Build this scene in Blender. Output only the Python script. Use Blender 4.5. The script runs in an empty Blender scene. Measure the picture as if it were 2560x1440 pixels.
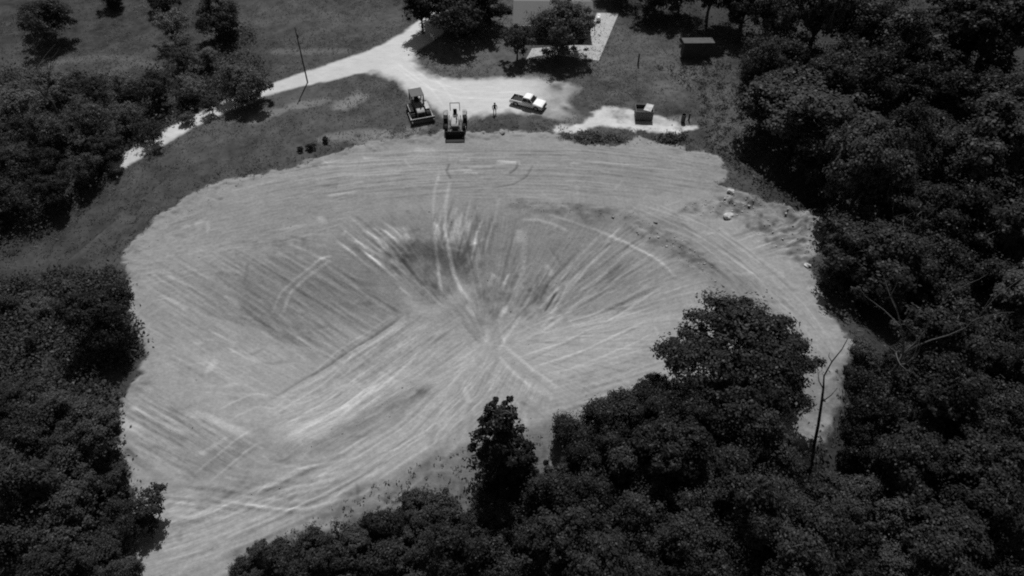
import bpy, bmesh, math, random
import numpy as np
from mathutils import Vector, Matrix

# ------------------------------------------------------------------ camera, sky, sun, exposure
S = bpy.context.scene
R = math.radians
FPX = 1850.0                      # focal length in photograph pixels (2560 wide)
PITCH = R(47.5)                   # camera looks down by this much
CAM = np.array([0.0, 0.0, 64.0])  # drone height in metres
cam_d = bpy.data.cameras.new('camera'); cam = bpy.data.objects.new('camera', cam_d)
S.collection.objects.link(cam)
cam.location = CAM; cam.rotation_euler = (math.pi/2 - PITCH, 0, 0)
cam_d.sensor_width = 36; cam_d.lens = 36*FPX/2560; cam_d.clip_start = 0.5; cam_d.clip_end = 6000
S.camera = cam

SUN_EL, SUN_AZ = R(57), R(4)      # sun behind the scene, a little to the right of straight ahead
W = bpy.data.worlds.new('World'); S.world = W; W.use_nodes = True
nt = W.node_tree
sky = nt.nodes.new('ShaderNodeTexSky'); sky.sky_type = 'NISHITA'; sky.sun_disc = False
sky.sun_elevation = SUN_EL; sky.sun_rotation = SUN_AZ
bw = nt.nodes.new('ShaderNodeRGBToBW')
bg = nt.nodes['Background']; bg.inputs['Strength'].default_value = 0.05
nt.links.new(sky.outputs[0], bw.inputs[0]); nt.links.new(bw.outputs[0], bg.inputs['Color'])
sd = bpy.data.lights.new('sun', 'SUN'); sd.energy = 3.9; sd.angle = R(0.53); sd.color = (1, 1, 1)
sun = bpy.data.objects.new('sun', sd); S.collection.objects.link(sun)
sv = Vector((math.sin(SUN_AZ)*math.cos(SUN_EL), math.cos(SUN_AZ)*math.cos(SUN_EL), math.sin(SUN_EL)))
sun.rotation_euler = sv.to_track_quat('Z', 'Y').to_euler(); sun.location = (0, 150, 120)
S.view_settings.view_transform = 'Standard'; S.view_settings.look = 'None'
S.view_settings.exposure = 0.0; S.view_settings.gamma = 1.0
S.render.engine = 'CYCLES'
S.cycles.use_denoising = False
S.cycles.max_bounces = 5; S.cycles.diffuse_bounces = 3; S.cycles.transparent_max_bounces = 4
S.cycles.filter_width = 2.0

# ------------------------------------------------------------------ small numpy tools
rng = np.random.default_rng(7); random.seed(7)
def vnoise(x, y, s, seed=0):
    x = np.asarray(x, float)/s + 137.3*seed; y = np.asarray(y, float)/s - 71.7*seed
    xi = np.floor(x); yi = np.floor(y); fx = x-xi; fy = y-yi
    fx = fx*fx*(3-2*fx); fy = fy*fy*(3-2*fy)
    def h(a, b):
        a = a.astype(np.int64); b = b.astype(np.int64)
        n = (a*374761393 + b*668265263 + seed*974711) & 0x7fffffff
        n = ((n ^ (n >> 13))*1274126177) & 0x7fffffff
        return ((n ^ (n >> 16)) & 0xffff)/65535.0
    return (h(xi,yi)*(1-fx)+h(xi+1,yi)*fx)*(1-fy) + (h(xi,yi+1)*(1-fx)+h(xi+1,yi+1)*fx)*fy
def fbm(x, y, s, seed=0, o=3):
    t = 0; a = 1; w = 0
    for i in range(o):
        t = t + a*vnoise(x, y, s/2**i, seed+i*11); w += a; a *= .5
    return t/w - .5                       # about -0.5 .. 0.5
def sstep(a, b, x):
    t = np.clip((x-a)/(b-a), 0, 1); return t*t*(3-2*t)
def seg_dist(px, py, poly, closed):
    P = np.asarray(poly); Q = np.roll(P, -1, 0) if closed else P[1:]; P = P if closed else P[:-1]
    best = np.full(np.shape(px), 1e18)
    for (ax, ay), (bx, by) in zip(P, Q):
        dx, dy = bx-ax, by-ay; L = dx*dx+dy*dy+1e-9
        t = np.clip(((px-ax)*dx+(py-ay)*dy)/L, 0, 1)
        best = np.minimum(best, (px-ax-t*dx)**2+(py-ay-t*dy)**2)
    return np.sqrt(best)
def inside(px, py, poly):
    P = np.asarray(poly); Q = np.roll(P, -1, 0); c = np.zeros(np.shape(px), bool)
    for (ax, ay), (bx, by) in zip(P, Q):
        c ^= ((ay > py) != (by > py)) & (px < (bx-ax)*(py-ay)/(by-ay+1e-12)+ax)
    return c
def sdf(px, py, poly):                    # positive inside
    d = seg_dist(px, py, poly, True); return np.where(inside(px, py, poly), d, -d)

# ------------------------------------------------------------------ where a place seen in the photograph lies on the ground
cp, sp = math.cos(PITCH), math.sin(PITCH)
def ray(u, v):
    u = np.asarray(u, float); v = np.asarray(v, float)
    dx = (u-1280)/FPX; dy = (720-v)/FPX
    return np.stack([dx, cp+dy*sp, -sp+dy*cp], -1)
def at_z(u, v, z=0.0):
    d = ray(u, v); t = (z-CAM[2])/d[..., 2]
    return CAM + d*t[..., None]
def flat(pts): return at_z([p[0] for p in pts], [p[1] for p in pts], 0.0)[:, :2]
def depth(p): return p[1]*cp - (p[2]-CAM[2])*sp
# outlines of the earthworks at first approximation (level ground)
BOWL = flat([(700,610),(920,555),(1130,525),(1300,520),(1480,528),(1620,585),(1740,680),(1760,790),(1650,900),(1500,960),(1350,990),
             (1200,1030),(1000,1120),(800,1160),(650,1130),(520,1010),(420,900),(420,760),(520,660)])
CREST = flat([(100,1560),(330,1475),(560,1395),(740,1310),(900,1220),(1060,1140),(1200,1085),(1400,1035),(1700,985),(1950,930),(2140,860)])
OUTER = flat([(100,1560),(330,1475),(560,1395),(740,1310),(900,1220),(1060,1140),(1200,1085),(1400,1035),(1700,985),(1950,930),(2140,860),
              (2140,600),(1700,300),(600,300),(100,700)])
WIND = flat([(1055,925),(1000,955),(940,995),(870,1035),(800,1070),(735,1105)])
PITA = flat([(950,610),(1010,585),(1120,590),(1190,620),(1200,660),(1130,700),(1060,730),(990,690)])
LEDGE = flat([(1010,787),(930,845),(850,895),(760,948),(670,1005)])
def hgt(x, y):
    x = np.asarray(x, float); y = np.asarray(y, float)
    near = sstep(190, 120, np.hypot(x, y-80))
    h = 1.1*fbm(x, y, 46, 3, 2)*sstep(8, 40, np.abs(y-96)+0*x)
    h = h + 9*sstep(150, 600, np.hypot(x, y-60))*(fbm(x, y, 260, 5, 2)+.1)
    b = sdf(x, y, BOWL)
    h = h - 5.0*sstep(-1.5, 14, b)
    c = seg_dist(x, y, CREST, False); ins = inside(x, y, OUTER)
    fall = np.where(ins, 0, sstep(0.3, 13, c))*sstep(90, 60, y)
    h = h - 3.6*fall + .45*np.exp(-(c/4.0)**2)*np.where(b > 0, .6, 1)
    w = seg_dist(x, y, WIND, False)
    h = h + 1.15*np.exp(-(w/1.05)**2)*(.75+.9*fbm(x, y, 2.2, 9, 2))
    p = sdf(x, y, PITA)
    h = h - .75*sstep(-.3, 2.4, p)
    return h
_hx = np.arange(-150, 150.01, .5); _hy = np.arange(-10, 200.01, .5); _HC = hgt(*np.meshgrid(_hx, _hy))
def hfast(x, y):
    fx_ = np.clip((x+150)/.5, 0, len(_hx)-1.001); fy_ = np.clip((y+10)/.5, 0, len(_hy)-1.001); i = fx_.astype(int); j = fy_.astype(int); a = fx_-i; b = fy_-j
    return (_HC[j, i]*(1-a)+_HC[j, i+1]*a)*(1-b)+(_HC[j+1, i]*(1-a)+_HC[j+1, i+1]*a)*b
def at(u, v):
    u = np.atleast_1d(np.asarray(u, float)); v = np.atleast_1d(np.asarray(v, float))
    z = np.zeros_like(u); d = ray(u, v)
    for _ in range(9):
        p = CAM + d*((z-CAM[2])/d[..., 2])[..., None]; z = .35*z + .65*hfast(p[:, 0], p[:, 1])
    p[:, 2] = hfast(p[:, 0], p[:, 1]); return p
def at1(u, v): return at(u, v)[0]
def W2(pts): return at([p[0] for p in pts], [p[1] for p in pts])[:, :2]

# ------------------------------------------------------------------ objects
COL = S.collection
def tag(o, label=None, cat=None, group=None, kind=None):
    if label: o['label'] = label
    if cat: o['category'] = cat
    if group: o['group'] = group
    if kind: o['kind'] = kind
    return o
def empty(name, loc=(0,0,0), rz=0, label=None, cat=None, group=None):
    o = bpy.data.objects.new(name, None); COL.objects.link(o); o.empty_display_size = .3
    o.location = loc; o.rotation_euler = (0, 0, rz); return tag(o, label, cat, group)
def mesh_np(name, v, f, n=4):
    """verts (N,3), faces (M,n) -> mesh"""
    v = np.asarray(v, np.float32); f = np.asarray(f, np.int32)
    m = bpy.data.meshes.new(name); m.vertices.add(len(v)); m.vertices.foreach_set('co', v.ravel())
    m.loops.add(f.size); m.loops.foreach_set('vertex_index', f.ravel())
    m.polygons.add(len(f)); m.polygons.foreach_set('loop_start', np.arange(0, f.size, n, dtype=np.int32))
    m.polygons.foreach_set('loop_total', np.full(len(f), n, np.int32))
    m.update(calc_edges=True); return m
def link(name, mesh, mat=None, parent=None):
    o = bpy.data.objects.new(name, mesh); COL.objects.link(o)
    if mat is not None and not mesh.materials: mesh.materials.append(mat)
    if parent: o.parent = parent
    return o

# ------------------------------------------------------------------ materials (the photograph is black and white: all neutral greys)
def mat(name, g, rough=.6, metal=0, var=0.0, scale=3.0, bump=0.0, spec=.4):
    m = bpy.data.materials.new(name); m.use_nodes = True; t = m.node_tree; b = t.nodes['Principled BSDF']
    b.inputs['Roughness'].default_value = rough; b.inputs['Metallic'].default_value = metal
    b.inputs['Specular IOR Level'].default_value = spec
    b.inputs['Base Color'].default_value = (g, g, g, 1)
    if var or bump:
        tc = t.nodes.new('ShaderNodeTexCoord'); n = t.nodes.new('ShaderNodeTexNoise')
        n.inputs['Scale'].default_value = scale; n.inputs['Detail'].default_value = 6
        t.links.new(tc.outputs['Object'], n.inputs['Vector'])
        r = t.nodes.new('ShaderNodeMapRange'); r.inputs['To Min'].default_value = g*(1-var); r.inputs['To Max'].default_value = g*(1+var)
        r.inputs['From Min'].default_value = .3; r.inputs['From Max'].default_value = .7
        t.links.new(n.outputs['Fac'], r.inputs['Value']); t.links.new(r.outputs[0], b.inputs['Base Color'])
        if bump:
            bp = t.nodes.new('ShaderNodeBump'); bp.inputs['Strength'].default_value = bump; bp.inputs['Distance'].default_value = .05
            t.links.new(n.outputs['Fac'], bp.inputs['Height']); t.links.new(bp.outputs[0], b.inputs['Normal'])
    return m
def leaf_mat(name, g, tr=.35):
    m = bpy.data.materials.new(name); m.use_nodes = True; t = m.node_tree
    for n in list(t.nodes): t.nodes.remove(n)
    N = t.nodes.new; L = t.links.new
    out = N('ShaderNodeOutputMaterial'); geo = N('ShaderNodeNewGeometry'); oi = N('ShaderNodeObjectInfo')
    r1 = N('ShaderNodeMapRange'); r1.inputs['To Min'].default_value = .75; r1.inputs['To Max'].default_value = 1.28
    L(geo.outputs['Random Per Island'], r1.inputs['Value'])
    r2 = N('ShaderNodeMapRange'); r2.inputs['To Min'].default_value = .62*g; r2.inputs['To Max'].default_value = 1.45*g
    L(oi.outputs['Random'], r2.inputs['Value'])
    mu = N('ShaderNodeMath'); mu.operation = 'MULTIPLY'; L(r1.outputs[0], mu.inputs[0]); L(r2.outputs[0], mu.inputs[1])
    d = N('ShaderNodeBsdfDiffuse'); tl = N('ShaderNodeBsdfTranslucent'); gl = N('ShaderNodeBsdfGlossy')
    gl.inputs['Roughness'].default_value = .45; gl.inputs['Color'].default_value = (.6,.6,.6,1)
    L(mu.outputs[0], d.inputs['Color']); L(mu.outputs[0], tl.inputs['Color'])
    m1 = N('ShaderNodeMixShader'); m1.inputs[0].default_value = tr; L(d.outputs[0], m1.inputs[1]); L(tl.outputs[0], m1.inputs[2])
    m2 = N('ShaderNodeMixShader'); m2.inputs[0].default_value = .012; L(m1.outputs[0], m2.inputs[1]); L(gl.outputs[0], m2.inputs[2])
    L(m2.outputs[0], out.inputs['Surface']); return m
def ground_mat():
    m = bpy.data.materials.new('earth_and_grass'); m.use_nodes = True; t = m.node_tree; b = t.nodes['Principled BSDF']
    N = t.nodes.new; L = t.links.new
    b.inputs['Roughness'].default_value = .95; b.inputs['Specular IOR Level'].default_value = .15
    a = N('ShaderNodeAttribute'); a.attribute_name = 'tone'
    rough = N('ShaderNodeAttribute'); rough.attribute_name = 'grain'
    tc = N('ShaderNodeTexCoord')
    n1 = N('ShaderNodeTexNoise'); n1.inputs['Scale'].default_value = 2.6; n1.inputs['Detail'].default_value = 7; n1.inputs['Roughness'].default_value = .65
    L(tc.outputs['Object'], n1.inputs['Vector'])
    c = N('ShaderNodeMath'); c.operation = 'SUBTRACT'; c.inputs[1].default_value = .5; L(n1.outputs['Fac'], c.inputs[0])
    k = N('ShaderNodeMath'); k.operation = 'MULTIPLY'; L(c.outputs[0], k.inputs[0]); L(rough.outputs['Fac'], k.inputs[1])
    ad = N('ShaderNodeMath'); ad.operation = 'ADD'; ad.inputs[1].default_value = 1; L(k.outputs[0], ad.inputs[0])
    mu = N('ShaderNodeMath'); mu.operation = 'MULTIPLY'; mu.use_clamp = True; L(a.outputs['Fac'], mu.inputs[0]); L(ad.outputs[0], mu.inputs[1])
    # fine scoring that follows the run of the machines
    ac = N('ShaderNodeAttribute'); ac.attribute_name = 'across'; al = N('ShaderNodeAttribute'); al.attribute_name = 'along'; sk = N('ShaderNodeAttribute'); sk.attribute_name = 'streak'
    l1 = N('ShaderNodeMath'); l1.operation = 'MULTIPLY'; l1.inputs[1].default_value = .11; L(al.outputs['Fac'], l1.inputs[0])
    cx = N('ShaderNodeCombineXYZ'); L(ac.outputs['Fac'], cx.inputs['X']); L(l1.outputs[0], cx.inputs['Y'])
    n2 = N('ShaderNodeTexNoise'); n2.inputs['Scale'].default_value = 2.1; n2.inputs['Detail'].default_value = 4; n2.inputs['Roughness'].default_value = .72
    L(cx.outputs[0], n2.inputs['Vector'])
    s1 = N('ShaderNodeMath'); s1.operation = 'SUBTRACT'; s1.inputs[1].default_value = .5; L(n2.outputs['Fac'], s1.inputs[0])
    s2 = N('ShaderNodeMath'); s2.operation = 'MULTIPLY'; L(s1.outputs[0], s2.inputs[0]); L(sk.outputs['Fac'], s2.inputs[1])
    s3 = N('ShaderNodeMath'); s3.operation = 'MULTIPLY_ADD'; s3.inputs[1].default_value = 1.0; s3.inputs[2].default_value = 1; L(s2.outputs[0], s3.inputs[0])
    mv = N('ShaderNodeMath'); mv.operation = 'MULTIPLY'; mv.use_clamp = True; L(mu.outputs[0], mv.inputs[0]); L(s3.outputs[0], mv.inputs[1])
    L(mv.outputs[0], b.inputs['Base Color'])
    b2 = N('ShaderNodeBump'); b2.inputs['Distance'].default_value = .10; b2.inputs['Strength'].default_value = .6; L(s2.outputs[0], b2.inputs['Height'])
    bp = N('ShaderNodeBump'); bp.inputs['Distance'].default_value = .12; L(n1.outputs['Fac'], bp.inputs['Height'])
    bs = N('ShaderNodeMath'); bs.operation = 'MULTIPLY'; bs.inputs[1].default_value = .5; L(rough.outputs['Fac'], bs.inputs[0])
    L(bs.outputs[0], bp.inputs['Strength']); L(b2.outputs[0], bp.inputs['Normal']); L(bp.outputs[0], b.inputs['Normal'])
    return m
M = dict(
    ground=ground_mat(),
    leaf=leaf_mat('leaves', .055), dark_leaf=leaf_mat('dark_leaves', .033), pale_leaf=leaf_mat('grey_green_leaves', .105),
    tuft=leaf_mat('dry_grass', .12, .45), weed=leaf_mat('weeds', .06, .2), bark=mat('bark', .07, .9, var=.5, scale=6, bump=.4), dead=mat('dead_wood', .09, .9, var=.35, scale=5),
    dark_dead=mat('dark_dead_wood', .03, .9, var=.3, scale=5), pole=mat('weathered_pole', .045, .9, var=.3, scale=4),
    white=mat('white_paint', .82, .35, var=.03), grey_paint=mat('grey_paint', .20, .5, var=.25, scale=4), lt_paint=mat('worn_pale_paint', .40, .7, var=.5, scale=5),
    black=mat('black_rubber', .012, .8), dark_metal=mat('dark_steel', .04, .5, var=.4, scale=6), steel=mat('bright_steel', .35, .4, .6, var=.2),
    glass=mat('dark_glass', .015, .12, spec=.6), bed=mat('bed_liner', .015, .8), rim=mat('wheel_rim', .35, .4, .5),
    mud=mat('muddy_paint', .26, .8, var=.6, scale=3), blade=mat('worn_blade_steel', .09, .5, .3, var=.35, scale=4), lamp=mat('headlight_lens', .5, .2), wall=mat('house_siding', .30, .8, var=.08, scale=2), roof=mat('roof_shingle', .14, .9, var=.18, scale=9, bump=.3),
    trim=mat('white_trim', .7, .6), door=mat('dark_door', .05, .5), conc=mat('concrete', .37, .9, var=.12, scale=.8, bump=.1),
    tin=mat('tin_roof', .07, .9, 0, var=.25, scale=2), wood=mat('shed_boards', .05, .9, var=.3, scale=3),
    stone=mat('pale_stone', .45, .9, var=.3, scale=2, bump=.5), stone2=mat('rubble_stone', .4, .95, var=.35, scale=1.5), clod=mat('earth_clods', .27, .95, var=.4, scale=2), skin=mat('skin', .3, .6),
    cloth=mat('dark_cloth', .012, .9), jeans=mat('dark_trousers', .02, .9), hair=mat('hair', .01, .8), bin=mat('grey_container_paint', .12, .7, var=.2, scale=3),
)

# ------------------------------------------------------------------ the ground: one height field, split by what lies on it
G = .145
XS = np.concatenate([[-3000,-1500,-800,-450,-280,-190,-150,-125,-105], np.arange(-92, -64, .3), np.arange(-64, 70, G), np.arange(70, 92, .3), [105,125,150,190,280,450,800,1500,3000]])
YS = np.concatenate([[-1500,-600,-250,-110,-50,-15,2,12], np.arange(19, 91, G), np.arange(91, 137, .22), [145,162,190,240,330,500,900,1800,3500]])
X, Y = np.meshgrid(XS, YS); Z = hgt(X, Y)
NXF = len(XS)-18; NYF = len(YS)-17; X0, Y0 = float(XS[9]), float(YS[8])
fx = slice(9, 9+NXF); fy = slice(8, 8+NYF)
gx, gy = X[fy, fx], Y[fy, fx]; GXS = XS[fx]; GYS = YS[fy]
tone = np.full(gx.shape, .060); grain = np.full(gx.shape, .9); dz = np.zeros(gx.shape)
# -- grass of several kinds
tone *= 1 + 1.3*fbm(gx, gy, 14, 21, 4) + .8*fbm(gx, gy, 2.4, 22, 3) + .6*fbm(gx, gy, .8, 23, 2)
def area(pts, soft=1.5, ragged=1.2, seed=1, rs=2.5):
    P = W2(pts); mg = soft+ragged*1.2+1.5; lo = P.min(0)-mg; hi = P.max(0)+mg
    i0, i1 = np.searchsorted(GXS, [lo[0], hi[0]]); j0, j1 = np.searchsorted(GYS, [lo[1], hi[1]])
    d = np.full(gx.shape, -99.0); w = (slice(j0, j1), slice(i0, i1))
    d[w] = sdf(gx[w], gy[w], P) + ragged*2*fbm(gx[w], gy[w], rs, seed, 3)
    return d, sstep(-soft/2, soft/2, d)
def blend(m, val, gr=None):
    global tone, grain
    tone = tone*(1-m) + val*m
    if gr is not None: grain = grain*(1-m) + gr*m
_, m = area([(1030,110),(1100,70),(1500,20),(1600,100),(1700,150),(1900,200),(1880,330),(1850,440),(1720,370),(1400,330),(1150,330),(1040,230),(1060,180)], 6, 3, 31, 8)
tone *= 1+.28*m
# woodland floor
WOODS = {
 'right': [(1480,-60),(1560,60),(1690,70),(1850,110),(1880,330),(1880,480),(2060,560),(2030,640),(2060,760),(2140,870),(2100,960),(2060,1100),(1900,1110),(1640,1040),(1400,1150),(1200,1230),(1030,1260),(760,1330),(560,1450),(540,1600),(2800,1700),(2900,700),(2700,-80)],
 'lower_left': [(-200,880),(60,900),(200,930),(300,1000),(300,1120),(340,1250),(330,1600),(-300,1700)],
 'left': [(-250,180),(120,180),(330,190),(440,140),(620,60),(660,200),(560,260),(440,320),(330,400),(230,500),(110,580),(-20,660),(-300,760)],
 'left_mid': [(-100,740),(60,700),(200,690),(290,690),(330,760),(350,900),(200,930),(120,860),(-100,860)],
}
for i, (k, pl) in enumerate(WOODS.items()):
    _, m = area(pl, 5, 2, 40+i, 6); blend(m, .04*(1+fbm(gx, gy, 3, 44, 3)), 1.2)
# pale worn strips in the fields
for pl, v in (([(100,160),(180,150),(260,142),(330,148),(400,170)], .12), ([(690,128),(760,130),(860,126)], .14), ([(250,195),(300,170),(310,165)], .11)):
    d = seg_dist(gx, gy, W2(pl), False); blend(sstep(1.5, .3, d + fbm(gx, gy, 2, 51, 2))*.6, v)
# -- bare earth of the basin
BASIN = [(520,462),(600,442),(700,424),(770,404),(830,382),(880,366),(960,352),(1030,345),(1090,335),(1100,324),(1172,330),(1240,331),(1330,330),(1390,334),
         (1400,350),(1500,361),(1560,358),(1600,345),(1640,352),(1700,363),(1725,372),(1790,390),(1815,418),(1812,450),(1800,462),(1830,475),(1870,488),(1900,498),(1950,508),
         (2000,528),(2040,530),(2075,545),(2078,568),(2050,592),(2045,625),(2020,660),(2042,705),(2060,740),(2076,785),(2100,822),(2135,865),(2112,900),(2100,940),(2090,1030),
         (2060,1110),(1900,1130),(1700,1150),(1500,1180),(1400,1215),(1250,1265),(1100,1290),(960,1310),(860,1330),(760,1355),(640,1415),(560,1470),(520,1530),(320,1530),(325,1420),
         (330,1350),(338,1210),(310,1130),(288,1060),(308,995),(362,930),(352,880),(335,830),(316,780),(332,730),(322,680),(300,645),(332,602),(372,570),(382,540),(430,520),(445,503),(485,490),(500,472)]
dB, _ = area(BASIN, .5, .85, 61, 1.9); dB = dB+.9*fbm(gx, gy, .55, 65, 2); mB = sstep(-.3, .3, dB)
dirt = .25*(1 + .18*fbm(gx, gy, 14, 62, 4) + .20*fbm(gx, gy, 1.6, 63, 3) + .16*fbm(gx, gy, .6, 64, 2))
blend(mB, dirt, .8)
# which way the blade and the wheels ran: across / along coordinates in metres for the soil's fine scoring
FOC = (1222, 862)
ACR = gy.copy(); ALO = gx.copy(); STK = np.zeros(gx.shape)
def flow(pts, amp, across, along, seed=1):
    d, m = area(pts, 2.5, .8, 300+seed, 3); w = m > .5
    ACR[w] = across[w]; ALO[w] = along[w]; STK[...] = np.where(w, amp*np.clip(d/1.2, 0, 1), STK)
def straight(u, v, du, dv):
    a, b = at1(u, v), at1(u+du*60, v+dv*60); e = (b-a)[:2]; e /= np.hypot(*e); return -e[1]*gx+e[0]*gy, e[0]*gx+e[1]*gy
def along_path(pts):
    P = W2(pts); best = np.full(gx.shape, 1e9); sg = np.zeros(gx.shape); al = np.zeros(gx.shape); s0 = 0
    for (ax, ay), (bx, by) in zip(P[:-1], P[1:]):
        dx, dy = bx-ax, by-ay; L = math.hypot(dx, dy); t = np.clip(((gx-ax)*dx+(gy-ay)*dy)/L/L, 0, 1)
        ex, ey = gx-ax-t*dx, gy-ay-t*dy; d = np.hypot(ex, ey); w = d < best
        best = np.where(w, d, best); sg = np.where(w, np.sign(dx*ey-dy*ex)*d, sg); al = np.where(w, s0+t*L, al); s0 += L
    return sg, al
fc = at1(*FOC); rr_ = np.hypot(gx-fc[0], gy-fc[1]); an_ = np.arctan2(gy-fc[1], gx-fc[0])
STK += mB*.5
flow([(560,470),(1000,380),(1200,340),(1720,370),(1830,430),(1820,500),(1560,520),(1250,500),(900,540),(560,600),(340,640),(420,520)], .45, *along_path([(300,640),(480,500),(760,430),(1100,400),(1500,405),(1900,430)]), 1)
flow([(560,640),(830,650),(1010,785),(670,1005),(420,930),(340,800),(400,650)], .55, *straight(700, 800, 1, .61), 2)
flow([(1010,785),(1230,860),(1150,950),(900,1130),(700,1140),(670,1005)], 1.1, *straight(900, 960, 1, -.68), 3)
flow([(880,560),(1130,520),(1300,530),(1600,550),(1760,700),(1660,860),(1640,1000),(1400,1000),(1230,900),(1100,790),(960,690)], .6, an_*24, rr_, 4)
flow([(250,1500),(330,1250),(480,1190),(760,1190),(980,1090),(1120,960),(1220,870),(1400,1000),(1200,1080),(900,1215),(560,1400),(450,1500)], 1.25, *along_path([(250,1460),(520,1370),(720,1280),(900,1190),(1050,1090),(1150,980),(1215,870)]), 5)
flow([(1560,505),(1740,540),(1900,640),(2030,760),(2120,880),(2060,1050),(1980,900),(1800,710),(1640,590)], .9, *along_path([(1560,520),(1740,580),(1880,680),(1990,780),(2070,900),(2080,1060)]), 6)
flow([(1850,560),(2070,540),(2060,600),(2000,660),(1930,610)], 1.6, *straight(1960, 600, 1, -.4), 7)
flow([(300,1000),(360,950),(560,1050),(700,1120),(560,1180),(340,1180)], 1.3, *straight(450, 1080, 1, .58), 8)
LAYER = np.zeros(gx.size)
def stroke(pts, width, delta, h=0.0, world=False, breaks=0.0, seed=0, f0=0., f1=1., off=0.):
    """a scrape or wheel mark pressed into the soil along a line"""
    P = np.asarray(pts, float) if world else W2(pts)
    # smooth resample
    s = np.concatenate([[0], np.cumsum(np.hypot(*np.diff(P, axis=0).T))]); L = s[-1]
    if L < .3: return
    n = max(6, int(L/.18)); q = np.linspace(0, L, n)
    x = np.interp(q, s, P[:, 0]); y = np.interp(q, s, P[:, 1])
    if len(P) > 2:
        kk = max(3, int(n/len(P)*.8))|1; ker = np.hanning(kk+2)[1:-1]; ker /= ker.sum(); pad = kk//2
        x = np.convolve(np.pad(x, pad, 'reflect', reflect_type='odd'), ker, 'valid'); y = np.convolve(np.pad(y, pad, 'reflect', reflect_type='odd'), ker, 'valid')
    if off:
        tx, ty = np.gradient(x), np.gradient(y); l = np.hypot(tx, ty)+1e-9; x = x - ty/l*off; y = y + tx/l*off
    a, b = int(f0*n), max(int(f1*n), int(f0*n)+4); x, y = x[a:b], y[a:b]
    if len(x) < 3: return
    t = np.linspace(0, 1, len(x)); amp = np.minimum(1, np.minimum(t, 1-t)*9+.05)
    if breaks: amp = amp*np.clip(1 + 2.4*breaks*fbm(q[a:b][:len(x)], 0*x+seed*3.1, 2.2, seed % 97, 3), 0, 1.4)
    k = int(math.ceil(width*1.6/G)); oi, oj = np.meshgrid(np.arange(-k, k+1), np.arange(-k, k+1))
    ci = np.searchsorted(GXS, x-G/2); cj = np.searchsorted(GYS, y-G/2)
    I = ci[:, None]+oi.ravel()[None]; J = cj[:, None]+oj.ravel()[None]
    ok = (I >= 0) & (I < NXF) & (J >= 0) & (J < NYF)
    d2 = (GXS[np.clip(I, 0, NXF-1)]-x[:, None])**2 + (GYS[np.clip(J, 0, NYF-1)]-y[:, None])**2
    w = np.exp(-(d2/(width*.62)**2)**1.6)*amp[:, None]
    idx = (J*NXF+I)[ok]; np.maximum.at(LAYER, idx, w[ok]); u = np.unique(idx)
    g = LAYER[u]; tone.ravel()[u] *= (1+delta*g); dz.ravel()[u] += h*g; LAYER[u] = 0
def lane(pts, n, spread, width, lo, hi, h=.03, breaks=.6, whole=False):
    for i in range(n):
        f0 = 0 if whole else max(0, rng.uniform(-.4, .6)); f1 = 1 if whole else min(1, f0+rng.uniform(.25, .9))
        dl = rng.uniform(lo, hi)
        stroke(pts, width*rng.uniform(.7, 1.4), dl, h=h*(1 if dl > 0 else -1)*rng.uniform(.4, 1), breaks=breaks, seed=int(rng.integers(1, 90)), f0=f0, f1=f1, off=rng.uniform(-spread, spread))
def patch(pts, k, soft=1.5, ragged=1.0, seed=70, rs=2., mottle=0.0):
    global tone
    _, m = area(pts, soft, ragged, seed, rs); m = m*mB
    if mottle: m = m*np.clip(.55+mottle*(fbm(gx, gy, .9, seed+1, 3)*3), 0, 1.3)
    tone = tone*(1 + (k-1)*m)
def fine(pts, n, direc, lo, hi, amp, width=.22, breaks=.5, seed=1):
    """fill an area with thin scrape lines; direc(u, v) gives their run as seen in the photograph"""
    g = np.random.default_rng(seed); P = np.asarray(pts, float); q = g.uniform(P.min(0), P.max(0), size=(n*3, 2)); q = q[inside(q[:, 0], q[:, 1], P)][:n]
    d = np.array([direc(a, b) for a, b in q], float); d /= np.hypot(d[:, 0], d[:, 1])[:, None]; L = g.uniform(lo, hi, len(q))[:, None]
    A = at(*(q-d*L/2).T)[:, :2]; B = at(*(q+d*L/2).T)[:, :2]
    for a, b in zip(A, B):
        dl = g.normal()*amp*.42; stroke([a, b], width*g.uniform(.8, 1.5), dl, h=.03*np.sign(dl), world=True, breaks=breaks, seed=int(g.integers(1, 90)))
# broad tonal areas of the cut soil
patch([(560,640),(830,650),(1010,785),(670,1005),(420,930),(360,800),(420,680)], .94, 3, 1.2, 71)
patch([(1010,785),(1230,860),(1150,950),(900,1130),(700,1140),(670,1005)], 1.10, 2, .8, 72)
patch([(1290,600),(1600,570),(1760,700),(1650,850),(1400,960),(1240,860)], 1.05, 3, 1, 73)
patch([(700,440),(1200,470),(1560,520),(1480,560),(900,560),(600,620),(450,560)], .88, 5, 2, 74)
patch([(1450,500),(1700,560),(1850,680),(1990,820),(1900,860),(1750,700),(1600,590),(1400,530)], .76, 3, 1.5, 75)
patch([(1830,500),(2060,560),(2020,640),(1950,600),(1880,560)], .86, 2, 1, 76)
patch([(420,1400),(900,1220),(1180,1080),(1120,1020),(800,1190),(420,1300)], 1.12, 4, 1, 77)
patch([(300,1000),(360,950),(560,1060),(700,1120),(560,1200),(360,1160)], .95, 3, 1, 78)
patch([(1150,360),(1700,370),(1815,420),(1800,480),(1500,500),(1150,480)], .88, 5, 2, 94)
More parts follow.
